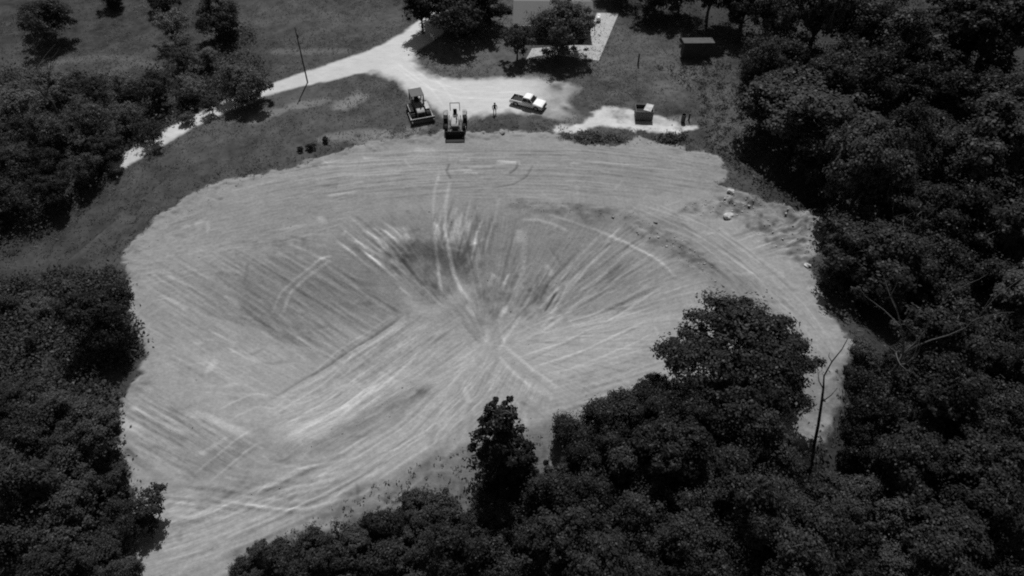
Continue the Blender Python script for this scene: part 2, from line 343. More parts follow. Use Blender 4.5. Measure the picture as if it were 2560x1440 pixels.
# damp dark bottoms of the pits
patch([(985,605),(1060,592),(1140,610),(1200,625),(1190,670),(1150,705),(1080,720),(1010,680),(965,640)], .52, 1.4, 1.5, 79, 1.0, .5)
patch([(1215,720),(1330,690),(1395,700),(1400,740),(1330,790),(1270,800),(1200,830),(1180,780)], .62, 1.6, 2.0, 80, 1.2, .6)
patch([(1080,760),(1180,790),(1210,850),(1150,840)], .86, 2.5, 1.2, 81, 1.2, .5)
patch([(560,1130),(640,1090),(700,1110),(560,1190),(480,1180)], .80, 2.5, 1.5, 82)
patch([(640,1060),(740,1110),(800,1130),(700,1160)], .85, 2.5, 1.5, 83)
patch([(900,1030),(1040,960),(1070,985),(960,1070),(840,1130),(760,1140)], .70, 1.6, .8, 84)   # shaded flank of the windrow, painted into the soil as a darker tone
patch([(1560,540),(1700,600),(1800,690),(1760,700),(1650,610)], .66, 1.5, 1.6, 85, 1.0, 1.0)
patch([(1250,500),(1420,510),(1560,525),(1540,540),(1300,520)], .72, 1.2, 1.4, 86, 1.0, 1.0)
patch([(1395,345),(1500,328),(1560,335),(1560,355),(1480,362)], .3, 1, .8, 87)
patch([(1690,520),(1800,500),(1900,510),(1860,540),(1760,540)], .62, 1, 1.4, 87, 1.0, 1.0)
patch([(1800,480),(2060,540),(2070,570),(2000,660),(1930,610),(1850,560)], .7, 1.5, 1, 88, .9, 1.1)
patch([(380,520),(560,450),(640,450),(560,520),(430,600),(320,660)], .86, 2, 1.5, 89, 1.2, .9)
patch([(640,610),(760,590),(770,615),(690,625)], .7, 1, 1, 91, 1.0, .8)
patch([(860,350),(1000,335),(1090,320),(1090,345),(980,365),(860,378)], .7, 1.5, 1.2, 92, 1.2, .8)
radial = lambda u, v: (u-FOC[0]+1e-3, v-FOC[1]+1e-3)
fine([(560,640),(830,650),(1010,785),(670,1005),(420,930),(360,800),(400,650)], 380, lambda u, v: (1, .61), 30, 150, .075, seed=1)
fine([(1010,785),(1230,860),(1150,950),(900,1130),(700,1140),(670,1005)], 260, lambda u, v: (1, -.68), 40, 180, .11, seed=2)
fine([(1290,560),(1600,560),(1760,700),(1650,860),(1400,960),(1250,870)], 200, radial, 60, 260, .10, seed=3)
fine([(880,560),(1130,520),(1290,540),(1300,700),(1222,850),(1100,780),(960,680)], 110, radial, 25, 110, .2, seed=4)
fine([(880,560),(1010,580),(990,690),(860,620)], 60, lambda u, v: (1, .85), 40, 130, .5, .24, seed=5)
fine([(1080,530),(1200,520),(1210,640),(1090,600)], 60, lambda u, v: (-.25, 1), 20, 80, .5, .24, seed=6)
fine([(1200,680),(1400,670),(1400,780),(1210,800)], 60, lambda u, v: (-.6, 1), 20, 70, .42, .22, seed=7)
fine([(640,430),(1100,370),(1700,370),(1800,420),(1780,470),(1300,500),(700,470)], 420, lambda u, v: (1, .22*(u-1250)/600), 40, 220, .055, seed=8)
fine([(330,620),(560,480),(900,460),(900,560),(560,640),(400,760)], 260, lambda u, v: (1, -.25), 15, 60, .12, seed=9)
fine([(1560,510),(1700,540),(1850,640),(1980,760),(2080,880),(2000,860),(1800,700),(1640,590)], 160, lambda u, v: (1, .85), 30, 130, .11, seed=10)
fine([(1850,570),(2060,545),(2040,620),(1960,650)], 80, lambda u, v: (1, -.35), 30, 110, .22, .24, seed=11)
fine([(330,1000),(560,1060),(700,1130),(560,1200),(340,1180),(300,1080)], 150, lambda u, v: (1, .6), 30, 110, .15, seed=12)
fine([(1230,880),(1420,960),(1400,1030),(1180,1080),(1100,1010)], 120, lambda u, v: (1, -.7) if u < 1240 else (1, .75), 30, 130, .11, seed=13)
fine([(1400,940),(1660,850),(1640,1000),(1400,1030)], 100, lambda u, v: (1, -.3), 40, 160, .10, seed=14)
fine([(340,1400),(700,1290),(1000,1130),(1150,1000),(1200,1060),(900,1210),(560,1400)], 280, lambda u, v: (1, -.30-.5*max(0, (u-500)/700)), 40, 200, .11, seed=15)
fine([(420,1240),(700,1150),(900,1160),(800,1230),(450,1330)], 140, lambda u, v: (1, .12 if u < 650 else -.25), 30, 120, .14, seed=16)
# lanes left by the blade: left block slopes down to the right, centre block down to the left, right block fans out
for i in range(26):
    a = rng.uniform(0, 1); x0 = 540+a*280+rng.uniform(-20, 20); y0 = 655+(1-a)*0+rng.uniform(-20, 40)
    x0, y0 = 380+rng.uniform(0, 440), 620+rng.uniform(0, 250)
    L_ = rng.uniform(120, 380); dl = rng.uniform(-.10, .2)
    stroke([(x0, y0), (x0+L_, y0+L_*.60)], rng.uniform(.25, .5), dl, h=.04*np.sign(dl), breaks=.8, seed=i)
for i in range(9):      # parallel dark furrows of the left block
    o = i*24
    stroke([(830-o, 665+o*.62), (1005-o*1.25, 785+o*.78)], .28, -.06, h=-.03, breaks=.4, seed=i+30)
    stroke([(815-o, 668+o*.62), (990-o*1.25, 789+o*.78)], .3, .08, h=.03, breaks=.5, seed=i+31)
stroke([(1010,787),(930,843),(850,893),(760,946),(670,1003)], .3, -.42, h=-.12, breaks=.25, seed=5)
stroke([(1025,792),(945,850),(865,900),(775,955),(690,1010)], .6, .16, h=.06, breaks=.4, seed=6)
for i in range(22):     # centre block
    o = rng.uniform(0, 200); a = rng.uniform(0, .5); b = a+rng.uniform(.25, .6)
    p0 = np.array([1020+o*.7, 790+o*.25]); p1 = np.array([640+o*.8, 1050+o*.45]); dl = rng.uniform(-.15, .22)
    stroke([tuple(p0+(p1-p0)*a), tuple(p0+(p1-p0)*min(b, 1))], rng.uniform(.22, .42), dl, h=.04*np.sign(dl), breaks=.6, seed=i+40)
for i in range(34):     # right block
    th = rng.uniform(0, 1); ex, ey = [(1560, 545), (1640, 610), (1720, 690), (1700, 780), (1650, 850)][int(th*4.99)]
    ex += rng.uniform(-40, 40); ey += rng.uniform(-30, 30); a = rng.uniform(.05, .5); b = min(1, a+rng.uniform(.2, .6))
    sx, sy = 1250+rng.uniform(-10, 40), 850+rng.uniform(-10, 50); dl = rng.uniform(-.14, .2)
    stroke([(sx+(ex-sx)*a, sy+(ey-sy)*a), (sx+(ex-sx)*b, sy+(ey-sy)*b)], rng.uniform(.25, .5), dl, h=.045*np.sign(dl), breaks=.6, seed=i+60)
for i in range(26):     # far bench: long marks across
    y0 = rng.uniform(375, 500); x0 = rng.uniform(620, 1560); L_ = rng.uniform(90, 330); dl = rng.uniform(-.12, .2)
    cv = (x0-1150)/600
    stroke([(x0, y0+14*cv*cv), (x0+L_/2, y0+6*cv), (x0+L_, y0+16*cv)], rng.uniform(.3, .6), dl, h=.04*np.sign(dl), breaks=.8, seed=i+100)
for pl in ([(680,455),(800,430),(930,412)], [(560,480),(700,445),(830,420),(960,408)], [(740,470),(860,440),(930,428)]): lane(pl, 5, 1.6, .4, -.05, .25)
for i in range(36):     # the haul way along the dam crest
    o = rng.uniform(-1, 1); dl = rng.uniform(-.17, .2); f0 = rng.uniform(0, .7)
    stroke([(330,1440),(520,1380),(720,1290),(900,1195),(1050,1090),(1150,980),(1205,880)], rng.uniform(.25, .55), dl, h=.05*np.sign(dl), breaks=.5, seed=i+130, f0=f0, f1=min(1, f0+rng.uniform(.15, .55)), off=o*4.2)
for i in range(16):     # lower left sweep
    dl = rng.uniform(-.2, .18); f0 = rng.uniform(0, .5)
    stroke([(470,1130),(600,1180),(760,1200),(900,1160),(1020,1080)], rng.uniform(.25, .5), dl, h=.05*np.sign(dl), breaks=.7, seed=i+170, f0=f0, f1=f0+rng.uniform(.25, .5), off=rng.uniform(-3.5, 2.5))
for i in range(22):     # way round the right rim
    dl = rng.uniform(-.15, .14); f0 = rng.uniform(0, .6)
    stroke([(1560,520),(1740,580),(1880,680),(1990,780),(2070,880)], rng.uniform(.25, .5), dl, h=.04*np.sign(dl), breaks=.6, seed=i+190, f0=f0, f1=f0+rng.uniform(.2, .4), off=rng.uniform(-3.5, 3.5))
for i in range(9):      # furrows on the right-hand shoulder
    o = i*13
    stroke([(1880+o*.7, 585+o*.55), (2035+o*.1-20, 552+o*.9)], .35, -.26 if i % 2 else .12, h=-.08 if i % 2 else .05, breaks=.5, seed=i+210)
def ruts(pts, gap=1.9, dl=.2, w=.3, br=.35, h=.05):
    for s in (-1, 1): stroke(pts, w*.9, dl*1.45, h=h*1.3, breaks=br, seed=int(rng.integers(1, 90)), off=s*gap/2)
def tr(pts, dl=.3, w=.34, br=.3): stroke(pts, w, dl*1.25, h=.05*np.sign(dl), breaks=br, seed=int(rng.integers(1, 90)))
tr([(1101,424),(1087,473),(1083,522),(1087,580),(1091,637),(1103,735)], .26, .36)
tr([(1124,452),(1114,514),(1112,580),(1124,637),(1132,686),(1153,727),(1194,780)], .34, .42)
tr([(1247,498),(1239,543),(1222,596),(1214,629)], .2); tr([(1232,540),(1215,590),(1205,640)], -.2)
tr([(1313,567),(1311,612),(1308,662),(1300,707),(1272,760),(1247,805),(1231,826)], .24, .6)
tr([(1350,678),(1329,727),(1313,760),(1292,805),(1263,846),(1243,883)], .28, .4)
tr([(1497,588),(1415,682),(1390,727),(1362,756),(1330,800)], .24, .36); tr([(1530,612),(1440,703),(1400,750),(1366,801)], .26, .36)
tr([(1560,560),(1500,630),(1430,720)], .16); tr([(1600,600),(1500,700),(1420,780)], .14); tr([(1590,640),(1490,740)], -.14)
tr([(1304,551),(1345,551),(1386,563),(1427,584)], .32, .36)
tr([(1362,535),(1415,551),(1477,571),(1559,604),(1620,637),(1674,674)], .2); tr([(1497,584),(1571,612),(1645,649),(1690,694)], .2)
tr([(1259,863),(1313,908),(1329,924),(1400,975)], .3, .42); tr([(1243,887),(1284,932),(1340,985)], .26, .36)
tr([(1292,895),(1415,854),(1497,813),(1579,768),(1680,700)], .26, .36); tr([(1329,920),(1473,871),(1538,838),(1620,801)], .28, .36); tr([(1415,924),(1510,890),(1640,830)], .2)
tr([(1310,905),(1440,845),(1560,770)], -.14); tr([(1380,915),(1500,860),(1600,815)], -.14); tr([(1350,940),(1500,905),(1620,870)], .14)
tr([(1103,744),(1150,790),(1206,850)], -.12, .3); tr([(1153,760),(1180,800),(1202,838)], -.2, .35)
tr([(1087,585),(1092,640),(1097,690),(1105,740)], .4, .42, 0); tr([(1113,585),(1124,640),(1136,690),(1155,730)], .5, .45, 0); tr([(1070,720),(1130,780)], -.16); tr([(1165,765),(1185,790)], .3, .5)
tr([(915,571),(960,620),(1001,662)], .5, .42); tr([(902,629),(950,665),(997,699)], .5, .5); tr([(841,604),(894,645)], .3); tr([(997,719),(1025,740)], .45); tr([(898,723),(950,752),(1001,785)], -.3, .3)
tr([(925,640),(960,668)], .4, .5); tr([(870,610),(930,655),(975,690)], -.2); tr([(955,640),(1005,690)], -.3, .5)
tr([(830,650),(765,697),(725,735),(705,790)], .3, .36); tr([(818,640),(750,690),(700,735),(680,790)], .22, .3)
tr([(1124,407),(1116,428),(1128,448)], -.35, .3, .1); tr([(1294,403),(1292,420),(1272,436)], -.35, .3, .1); tr([(1333,411),(1317,440),(1284,461),(1230,470)], -.28, .3, .1)
tr([(1149,403),(1175,402)], .35, .4); tr([(1169,420),(1231,418)], .35, .4); tr([(1243,403),(1300,409)], .45, .5); tr([(1161,434),(1194,434)], .35, .4)
ruts([(1235,875),(1150,960),(1050,1060),(900,1165),(720,1255),(520,1340)], 2.2, .13); ruts([(1260,900),(1180,1000),(1080,1090),(930,1180)], 2.0, .12)
ruts([(1600,510),(1760,580),(1900,680),(2000,780),(2070,880)], 2.2, .12); ruts([(1700,540),(1850,630),(1960,730)], 2.0, -.13)
ruts([(1000,800),(850,895),(690,1010)], 2.0, .12); ruts([(1060,850),(900,960),(720,1080)], 2.1, .14)
ruts([(560,1040),(640,1000),(700,1010)], 1.9, .16); ruts([(640,1090),(560,1150),(500,1200)], 1.9, .2)
for a, b, w, d in (((905,575),(1000,650),.5,.42),((930,570),(1010,650),.4,.5),((960,580),(1000,610),.8,.5),((880,600),(985,665),.45,.42),((850,610),(950,690),.35,.3),((1115,560),(1112,625),.55,.45),
                   ((1155,540),(1130,600),.9,.5),((1170,560),(1150,600),.6,.4),((1185,600),(1195,650),.6,.45),((1140,520),(1120,560),.6,.3),((1090,560),(1100,600),.5,.4),((1010,570),(1020,600),.5,.35),
                   ((1235,690),(1220,720),.5,.42),((1270,690),(1258,715),.4,.4),((1300,580),(1295,605),.9,.35),((1380,690),(1365,665),.6,.4),((1395,720),(1360,760),.4,.4),((1450,680),(1380,760),.35,.3),
                   ((1350,820),(1385,790),.3,.3),((720,610),(830,660),.35,.35),((830,640),(780,660),.35,.38),((1160,630),(1100,618),.4,.25),((560,740),(600,770),.35,.4),((530,830),(590,860),.35,.35),
                   ((570,870),(640,905),.35,.4),((400,740),(470,775),.5,.35),((480,1030),(620,1090),.8,.42),((330,1020),(460,1090),.5,.3),((300,1060),(360,1085),.9,.35),((420,690),(470,720),.35,.3),
                   ((820,490),(890,480),.5,.5),((840,465),(910,455),.35,.35),((800,545),(806,555),.9,.4),((700,575),(790,560),.7,.2),((455,570),(470,566),.6,.4),((490,560),(505,557),.7,.4),
                   ((1040,375),(1085,380),1.1,.3),((1450,405),(1640,415),.35,.28),((1240,410),(1300,405),.4,.4),((1120,430),(1180,425),.4,.35),((860,370),(960,365),.8,.2),((1590,420),(1760,430),.3,.15)):
    stroke([a, b], w, d, h=.05, breaks=.35, seed=int(w*50))
for a, b, w, d in (((960,600),(1040,690),.3,-.4),((1000,640),(1060,720),.3,-.3),((1150,800),(1200,860),.3,-.15),((330,1030),(470,1110),.4,-.3),
                   ((340,1050),(460,1120),.25,-.35),((310,1120),(360,1170),.4,-.3),((1320,800),(1370,760),.5,-.3),((1300,770),(1330,720),.4,-.3),((1190,560),(1160,640),.5,-.25),((1240,560),(1220,640),.5,-.22)):
    stroke([a, b], w, d, h=-.08, breaks=.4, seed=int(w*70))
for o_ in (.3, .8): stroke([(1040,920),(985,950),(925,990),(855,1030),(785,1065),(725,1098)], .5, .22, h=.05, breaks=.7, seed=12, off=-o_)  # sunlit top of the windrow, painted as paler strokes along the ridge
for _ in range(260):     # scattered pale and dark lumps and smears
    u, v = rng.uniform(340, 2050), rng.uniform(390, 1380)
    p = at1(u, v)
    an = rng.uniform(0, 6.28) if rng.random() < .4 else math.atan2(p[1]-62, p[0]+3); l = rng.uniform(.3, 1.6); dl = rng.uniform(-.25, .3)
    stroke([(p[0]-l*math.cos(an), p[1]-l*math.sin(an)), (p[0]+l*math.cos(an), p[1]+l*math.sin(an))], rng.uniform(.25, .55), dl, h=.05*np.sign(dl), world=True)
_, shl_m = area([(1690,520),(1830,480),(2060,540),(2070,575),(2000,660),(1930,610),(1850,560),(1760,545)], 2, 1, 190)
rough_d, rough_m = area([(1250,495),(1560,520),(1680,570),(1810,680),(1790,710),(1640,620),(1540,545),(1300,525)], 2, 1, 90)
dz += mB*(.05*fbm(gx, gy, .9, 95, 3) + .12*fbm(gx, gy, 4.5, 96, 2)) + rough_m*.5*fbm(gx, gy, 1.1, 97, 2) + shl_m*1.2*fbm(gx, gy, 1.2, 197, 2)
edge = np.exp(-(dB/1.3)**2); dz += edge*.28*fbm(gx, gy, 1.2, 98, 2) + .34*np.exp(-((dB-.7)/.6)**2)*np.clip(.35+2.0*fbm(gx, gy, 2.6, 198, 2), 0, 1.2)
tone = np.where(mB > .5, tone*(1-.18*edge*(fbm(gx, gy, 1.3, 99, 2)+.3)), tone)
# outer face of the dam: soil thinly covered with weeds
_, m = area([(560,1400),(740,1315),(900,1225),(1060,1145),(1200,1090),(1400,1045),(1420,1190),(1250,1270),(900,1330),(640,1430)], 1.2, .8, 101)
tone = tone*(1-m*(.27+.8*np.clip(fbm(gx, gy, .7, 102, 3)+.02, 0, 1)))
# -- gravel road, drive and turning place
ROADS = {
 'gravel_road': ([(1150,-40),(1110,20),(1085,60),(1035,98),(980,130),(900,160),(820,182),(740,204),(660,228),(560,268),(470,310),(380,362),(290,415)], [3.4,3.2,3.1,3.0,3.0,2.9,2.4,1.7,1.5,1.4,1.4,1.4,1.4]),
}
pl, wd = ROADS['gravel_road']; Pw = W2(pl)
droad = np.full(gx.shape, -1e9)
for i in range(len(Pw)-1):
    (ax, ay), (bx, by) = Pw[i], Pw[i+1]; ddx, ddy = bx-ax, by-ay; LL = ddx**2+ddy**2
    t = np.clip(((gx-ax)*ddx+(gy-ay)*ddy)/LL, 0, 1)
    droad = np.maximum(droad, wd[i]+(wd[i+1]-wd[i])*t - np.hypot(gx-ax-t*ddx, gy-ay-t*ddy))
DRIVE = [(1040,98),(1032,130),(1040,165),(1070,185),(1110,197),(1200,198),(1300,197),(1390,200),(1440,218),(1420,255),(1440,292),(1400,296),(1340,283),(1270,280),(1200,286),(1165,296),(1120,300),(1075,255),(1020,225),(985,200),(945,182),(880,178),(800,190)]
ddrv = sdf(gx, gy, W2(DRIVE))
PAD = [(1485,280),(1510,268),(1560,270),(1600,285),(1650,292),(1690,310),(1740,318),(1720,330),(1650,330),(1570,322),(1500,318),(1440,332),(1385,330),(1390,315),(1430,312),(1465,305)]
dpad = sdf(gx, gy, W2(PAD))
nz = fbm(gx, gy, 1.3, 111, 3)
mroad = sstep(-.35, .45, droad+.7*nz)
fade = sstep(1470, 1290, (gx/ (gy*cp+64*sp)*FPX+1280))
mdrv = sstep(-1.1, 1.0, ddrv+1.6*nz+.6*fbm(gx, gy, 5, 112, 2))*np.clip(fade+1.3*fbm(gx, gy, 2.5, 118, 3)*(1-fade)*2, 0, 1)
mpad = sstep(-.5, .5, dpad+1.9*nz)
blend(np.maximum(mroad, mdrv)*1., .49*(1+.22*fbm(gx, gy, 6, 113, 4)+.1*fbm(gx, gy, 1.2, 117, 2)), .25)
blend(mpad*np.clip(1.25+2.2*fbm(gx, gy, 1.5, 119, 3), 0, 1), .5*(1+.5*fbm(gx, gy, 1.4, 114, 3)), .5)
for pl in ([(1440,294),(1400,290),(1370,282)], [(1350,270),(1420,232),(1440,222)], [(1600,300),(1700,300)], [(640,300),(720,270),(800,252)], [(840,268),(880,245),(900,235)], [(860,270),(905,240)], [(820,345),(900,330),(960,330)], [(900,350),(1000,340),(1060,320)]):
    d = seg_dist(gx, gy, W2(pl), False); blend(sstep(1.6, .2, d+2.2*fbm(gx, gy, 1.8, 115, 3))*.55, .22)
for c in ([(1000,160),(1060,205),(1150,235),(1250,240),(1330,235)], [(1000,150),(1090,215),(1130,270)]):
    for s in (-1, 1): stroke(c, .35, .12, breaks=.4, seed=3, off=s*.95)
roadm = np.maximum.reduce([mroad, mdrv, mpad])
dz += .03*fbm(gx, gy, .8, 116, 2)*(1-mB)*3
Z[fy, fx] += dz
TONE = np.full(X.shape, .055)*(1+.8*fbm(X, Y, 60, 120, 3)); GRAIN = np.full(X.shape, .9)
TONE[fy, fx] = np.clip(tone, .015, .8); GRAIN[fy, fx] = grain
KIND = np.zeros(X.shape, int)
k_ = np.zeros(gx.shape, int); k_[mB > .5] = 1; k_[mdrv > .4] = 3; k_[mroad > .5] = 2; k_[mpad > .5] = 4
KIND[fy, fx] = k_
nx, ny = len(XS), len(YS)
idx = np.arange(nx*ny).reshape(ny, nx)
F = np.stack([idx[:-1, :-1], idx[:-1, 1:], idx[1:, 1:], idx[1:, :-1]], -1).reshape(-1, 4)
fk = KIND[:-1, :-1].reshape(-1)
V = np.stack([X, Y, Z], -1).reshape(-1, 3); T = TONE.reshape(-1); GR = GRAIN.reshape(-1)
def full(a):
    q = np.zeros(X.shape); q[fy, fx] = a; return q.reshape(-1)
AC, AL, SK = full(ACR), full(ALO), full(STK*mB*(1-roadm)+.35*roadm)
for kid, nm in ((0, 'ground'), (1, 'pond_basin'), (2, 'gravel_road'), (3, 'gravel_drive'), (4, 'bare_pad')):
    f = F[fk == kid]
    if not len(f): continue
    u, inv = np.unique(f, return_inverse=True)
    me = mesh_np(nm, V[u], inv.reshape(-1, 4))
    for an, arr in (('tone', T), ('grain', GR), ('across', AC), ('along', AL), ('streak', SK)):
        at_ = me.attributes.new(an, 'FLOAT', 'POINT'); at_.data.foreach_set('value', arr[u].astype(np.float32))
    me.polygons.foreach_set('use_smooth', np.ones(len(f), bool))
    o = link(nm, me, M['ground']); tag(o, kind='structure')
    o['label'] = {'ground': 'grassy ground around the excavated basin', 'pond_basin': 'bare earth pond basin scored by machine tracks', 'gravel_road': 'pale gravel road past the house and trees',
                  'gravel_drive': 'pale gravel drive with the pickup on it', 'bare_pad': 'ragged pale pad of bare soil beyond the basin'}[nm]
    o['category'] = {'ground': 'ground', 'pond_basin': 'pond basin', 'gravel_road': 'road', 'gravel_drive': 'drive', 'bare_pad': 'bare ground'}[nm]
def gz(x, y):
    if GXS[0] < x < GXS[-2] and GYS[0] < y < GYS[-2]:
        i = int(np.searchsorted(GXS, x))-1; j = int(np.searchsorted(GYS, y))-1; a = (x-GXS[i])/(GXS[i+1]-GXS[i]); b = (y-GYS[j])/(GYS[j+1]-GYS[j]); z = Z[fy, fx]
        return float((z[j,i]*(1-a)+z[j,i+1]*a)*(1-b)+(z[j+1,i]*(1-a)+z[j+1,i+1]*a)*b)
    return float(hgt(x, y))
def spot(u, v):
    p = at1(u, v); return Vector((p[0], p[1], gz(p[0], p[1])))

# ------------------------------------------------------------------ mesh kit for built things
class MB:
    def __init__(s): s.v = []; s.f = []
    def add(s, v, f):
        n = len(s.v); s.v += [tuple(p) for p in v]; s.f += [tuple(i+n for i in q) for q in f]; return s
    def box(s, c, d, rx=0, ry=0, rz=0, taper=(1, 1)):
        m = Matrix.Rotation(rz, 3, 'Z') @ Matrix.Rotation(ry, 3, 'Y') @ Matrix.Rotation(rx, 3, 'X'); P = []
        for z in (-.5, .5):
            k = taper if z > 0 else (1, 1)
            for x, y in ((-.5,-.5), (.5,-.5), (.5,.5), (-.5,.5)): P.append(Vector(c) + m @ Vector((x*d[0]*k[0], y*d[1]*k[1], z*d[2])))
        return s.add(P, [(3,2,1,0),(4,5,6,7),(0,1,5,4),(1,2,6,5),(2,3,7,6),(3,0,4,7)])
    def prism(s, prof, y0, y1, axis='y'):
        n = len(prof); P = []
        for y in (y0, y1):
            for a, b in prof: P.append((a, y, b) if axis == 'y' else (y, a, b))
        return s.add(P, [tuple(range(n)), tuple(range(2*n-1, n-1, -1))] + [(i, n+i, n+(i+1) % n, (i+1) % n) for i in range(n)])
    def cyl(s, a, b, r0, r1=None, n=14, caps=True):
        r1 = r0 if r1 is None else r1; a = Vector(a); b = Vector(b); d = (b-a).normalized()
        u = d.orthogonal().normalized(); w = d.cross(u); P = []
        for c, r in ((a, r0), (b, r1)):
            for i in range(n):
                t = 2*math.pi*i/n; P.append(c + (u*math.cos(t)+w*math.sin(t))*r)
        f = [(i, (i+1) % n, n+(i+1) % n, n+i) for i in range(n)]
        if caps: f += [tuple(range(n-1, -1, -1)), tuple(range(n, 2*n))]
        return s.add(P, f)
    def tube(s, pts, radii, n=8):
        pts = [Vector(p) for p in pts]; P = []; f = []; u = None
        for i, p in enumerate(pts):
            d = (pts[min(i+1, len(pts)-1)]-pts[max(i-1, 0)]).normalized()
            u = (u - d*u.dot(d)).normalized() if u is not None and (u-d*u.dot(d)).length > 1e-3 else d.orthogonal().normalized()
            w = d.cross(u)
            for k in range(n):
                t = 2*math.pi*k/n; P.append(p + (u*math.cos(t)+w*math.sin(t))*radii[i])
        for i in range(len(pts)-1):
            for k in range(n): f.append((i*n+k, i*n+(k+1) % n, (i+1)*n+(k+1) % n, (i+1)*n+k))
        f.append(tuple(range(n-1, -1, -1))); f.append(tuple(range((len(pts)-1)*n, len(pts)*n)))
        return s.add(P, f)
    def mesh(s, name):
        m = bpy.data.meshes.new(name); m.from_pydata(s.v, [], s.f); m.update()
        b = bmesh.new(); b.from_mesh(m); bmesh.ops.recalc_face_normals(b, faces=b.faces); b.to_mesh(m); b.free(); return m
    def build(s, name, material, parent=None, bevel=0, smooth=False):
        o = link(name, s.mesh(name), material, parent)
        if bevel:
            k = o.modifiers.new('bevel', 'BEVEL'); k.width = bevel; k.segments = 2; k.limit_method = 'ANGLE'; k.angle_limit = R(40)
        if smooth:
            o.data.polygons.foreach_set('use_smooth', np.ones(len(o.data.polygons), bool))
        return o

# ------------------------------------------------------------------ trees
def crown_np(seed, Rr, rz, clear, clumps, leaves, leaf, lobes=9, sparse=0.0, sig=.42, column=False, own=None):
    g = np.random.default_rng(seed); C = np.array([0, 0, clear+rz])
    lc = []; lr = []
    for i in range(lobes):
        d = g.normal(size=3); d /= np.linalg.norm(d); d[2] = abs(d[2])*.9-.25 if i % 3 else d[2]
        k = g.uniform(.5, .9); lc.append(d*np.array([Rr, Rr, rz])*k); lr.append(g.uniform(.24, .42))
    lc.append(np.zeros(3)); lr.append(.5); lc = np.array(lc); lr = np.array(lr); LS = np.array([Rr, Rr, rz])
    if column:
        zz = np.linspace(-.92, .9, lobes); lc = np.column_stack([g.normal(size=lobes)*.28*Rr, g.normal(size=lobes)*.28*Rr, zz*rz]); lr = np.interp(zz, [-.92, .2, .9], [.98, .74, .42])*g.uniform(.85, 1.12, lobes); LS = np.array([Rr, Rr, Rr*.9])
    if own is not None:
        own = np.array(own); lc = own[:, :3]*np.array([Rr, Rr, rz]); lr = own[:, 3]
    which = g.choice(len(lc), clumps, p=lr**2/np.sum(lr**2))
    d = g.normal(size=(clumps, 3)); d[:, 2] += .35; d /= np.linalg.norm(d, axis=1)[:, None]
    rad = g.uniform(.5, 1.1, clumps)**.7; rad[g.random(clumps) < .14] *= 1.18
    cc = lc[which] + d*(lr[which]*rad)[:, None]*LS
    out = cc/np.array([Rr, Rr, rz]); keep = (np.linalg.norm(out, axis=1) < 1.14) | column
    if sparse: keep &= g.random(clumps) > sparse
    cc = cc[keep]; n = len(cc)
    csz = g.lognormal(0, .42, n)*sig*1.7*(Rr/5)**.5
    k = leaves
    dd = g.normal(size=(n, k, 3)); dd /= np.linalg.norm(dd, axis=2)[..., None]; rr = g.random((n, k, 1))**.45
    wob = 1+.35*np.sin(dd[..., :1]*5+g.uniform(0, 6, (n, 1, 1)))*np.cos(dd[..., 1:2]*4+g.uniform(0, 6, (n, 1, 1)))
    pos = cc[:, None, :] + dd*rr*wob*csz[:, None, None]*np.array([1.1, 1.1, .75])
    nrm = dd*.75 + g.normal(size=(n, k, 3))*.38 + (cc/np.linalg.norm(cc+1e-6, axis=1)[:, None])[:, None, :]*.35 + np.array([0, 0, .45])
    pos = pos.reshape(-1, 3)+C; nrm = nrm.reshape(-1, 3); nrm /= np.linalg.norm(nrm, axis=1)[:, None]
    pos[:, 2] = np.maximum(pos[:, 2], .15)
    t = np.cross(nrm, g.normal(size=nrm.shape)); t /= np.linalg.norm(t, axis=1)[:, None]; b = np.cross(nrm, t)
    s = (leaf*g.uniform(.6, 1.35, len(pos)))[:, None]
    v = np.stack([pos+t*s, pos+b*s*.6, pos-t*s, pos-b*s*.6], 1).reshape(-1, 3)
    f = np.arange(len(v)).reshape(-1, 4); return v, f, lc+C, (cc+C, lc[which[keep]]+C)
def trunk_mb(seed, Rr, rz, clear, lc, r0, twigs=None):
    g = random.Random(seed); mb = MB(); top = clear+rz*1.25
    pts = [(0, 0, -.4)]; rad = [r0*1.35]
    for i in range(1, 6):
        t = i/5; pts.append((g.uniform(-.12, .12)*Rr*.4*t, g.uniform(-.12, .12)*Rr*.4*t, top*t)); rad.append(r0*(1-.8*t))
    mb.tube(pts, rad, 8)
    for c in lc:
        h = min(clear+rz*.5, max(clear*.7, c[2]*.55)); k = min(4, max(1, int(h/top*5))); b = Vector(pts[k]); c = Vector(c)
        mid = b.lerp(c, .5)+Vector((g.uniform(-.3, .3), g.uniform(-.3, .3), .2*Rr*.3))
        mb.tube([b, mid, c], [r0*.42, r0*.28, r0*.1], 6)
    for a, b in zip(*twigs):
        a, b = Vector(a), Vector(b); mb.tube([b, b.lerp(a, .55)+Vector((g.uniform(-.2, .2), g.uniform(-.2, .2), .15)), a], [.05, .035, .015], 3)
    return mb
VAR = {}
def variant(key, seed, Rr, rz, clear, clumps, leaves, leaf, lobes=9, sparse=0., sig=.42, r0=.28, column=False, own=None):
    v, f, lc, cc = crown_np(seed, Rr, rz, clear, clumps, leaves, leaf, lobes, sparse, sig, column, own)
    cm = mesh_np('crown', v, f); cm.materials.append(M['leaf'])
    tm = trunk_mb(seed, Rr, rz, clear, lc, r0, cc).mesh('trunk'); tm.materials.append(M['bark'])
    VAR[key] = (cm, tm, Rr, rz, clear)
for i in range(5): variant('round%d' % i, 100+i, 5, 4.2+.2*i, .5, 175, 150, .155, 11+i % 3)
for i in range(2): variant('tall%d' % i, 120+i, 4, 5.4, .6, 170, 145, .155, 12)
for i in range(3): variant('bush%d' % i, 130+i, 3, 2.1, .1, 100, 120, .13, 8, r0=.12, sig=.36)
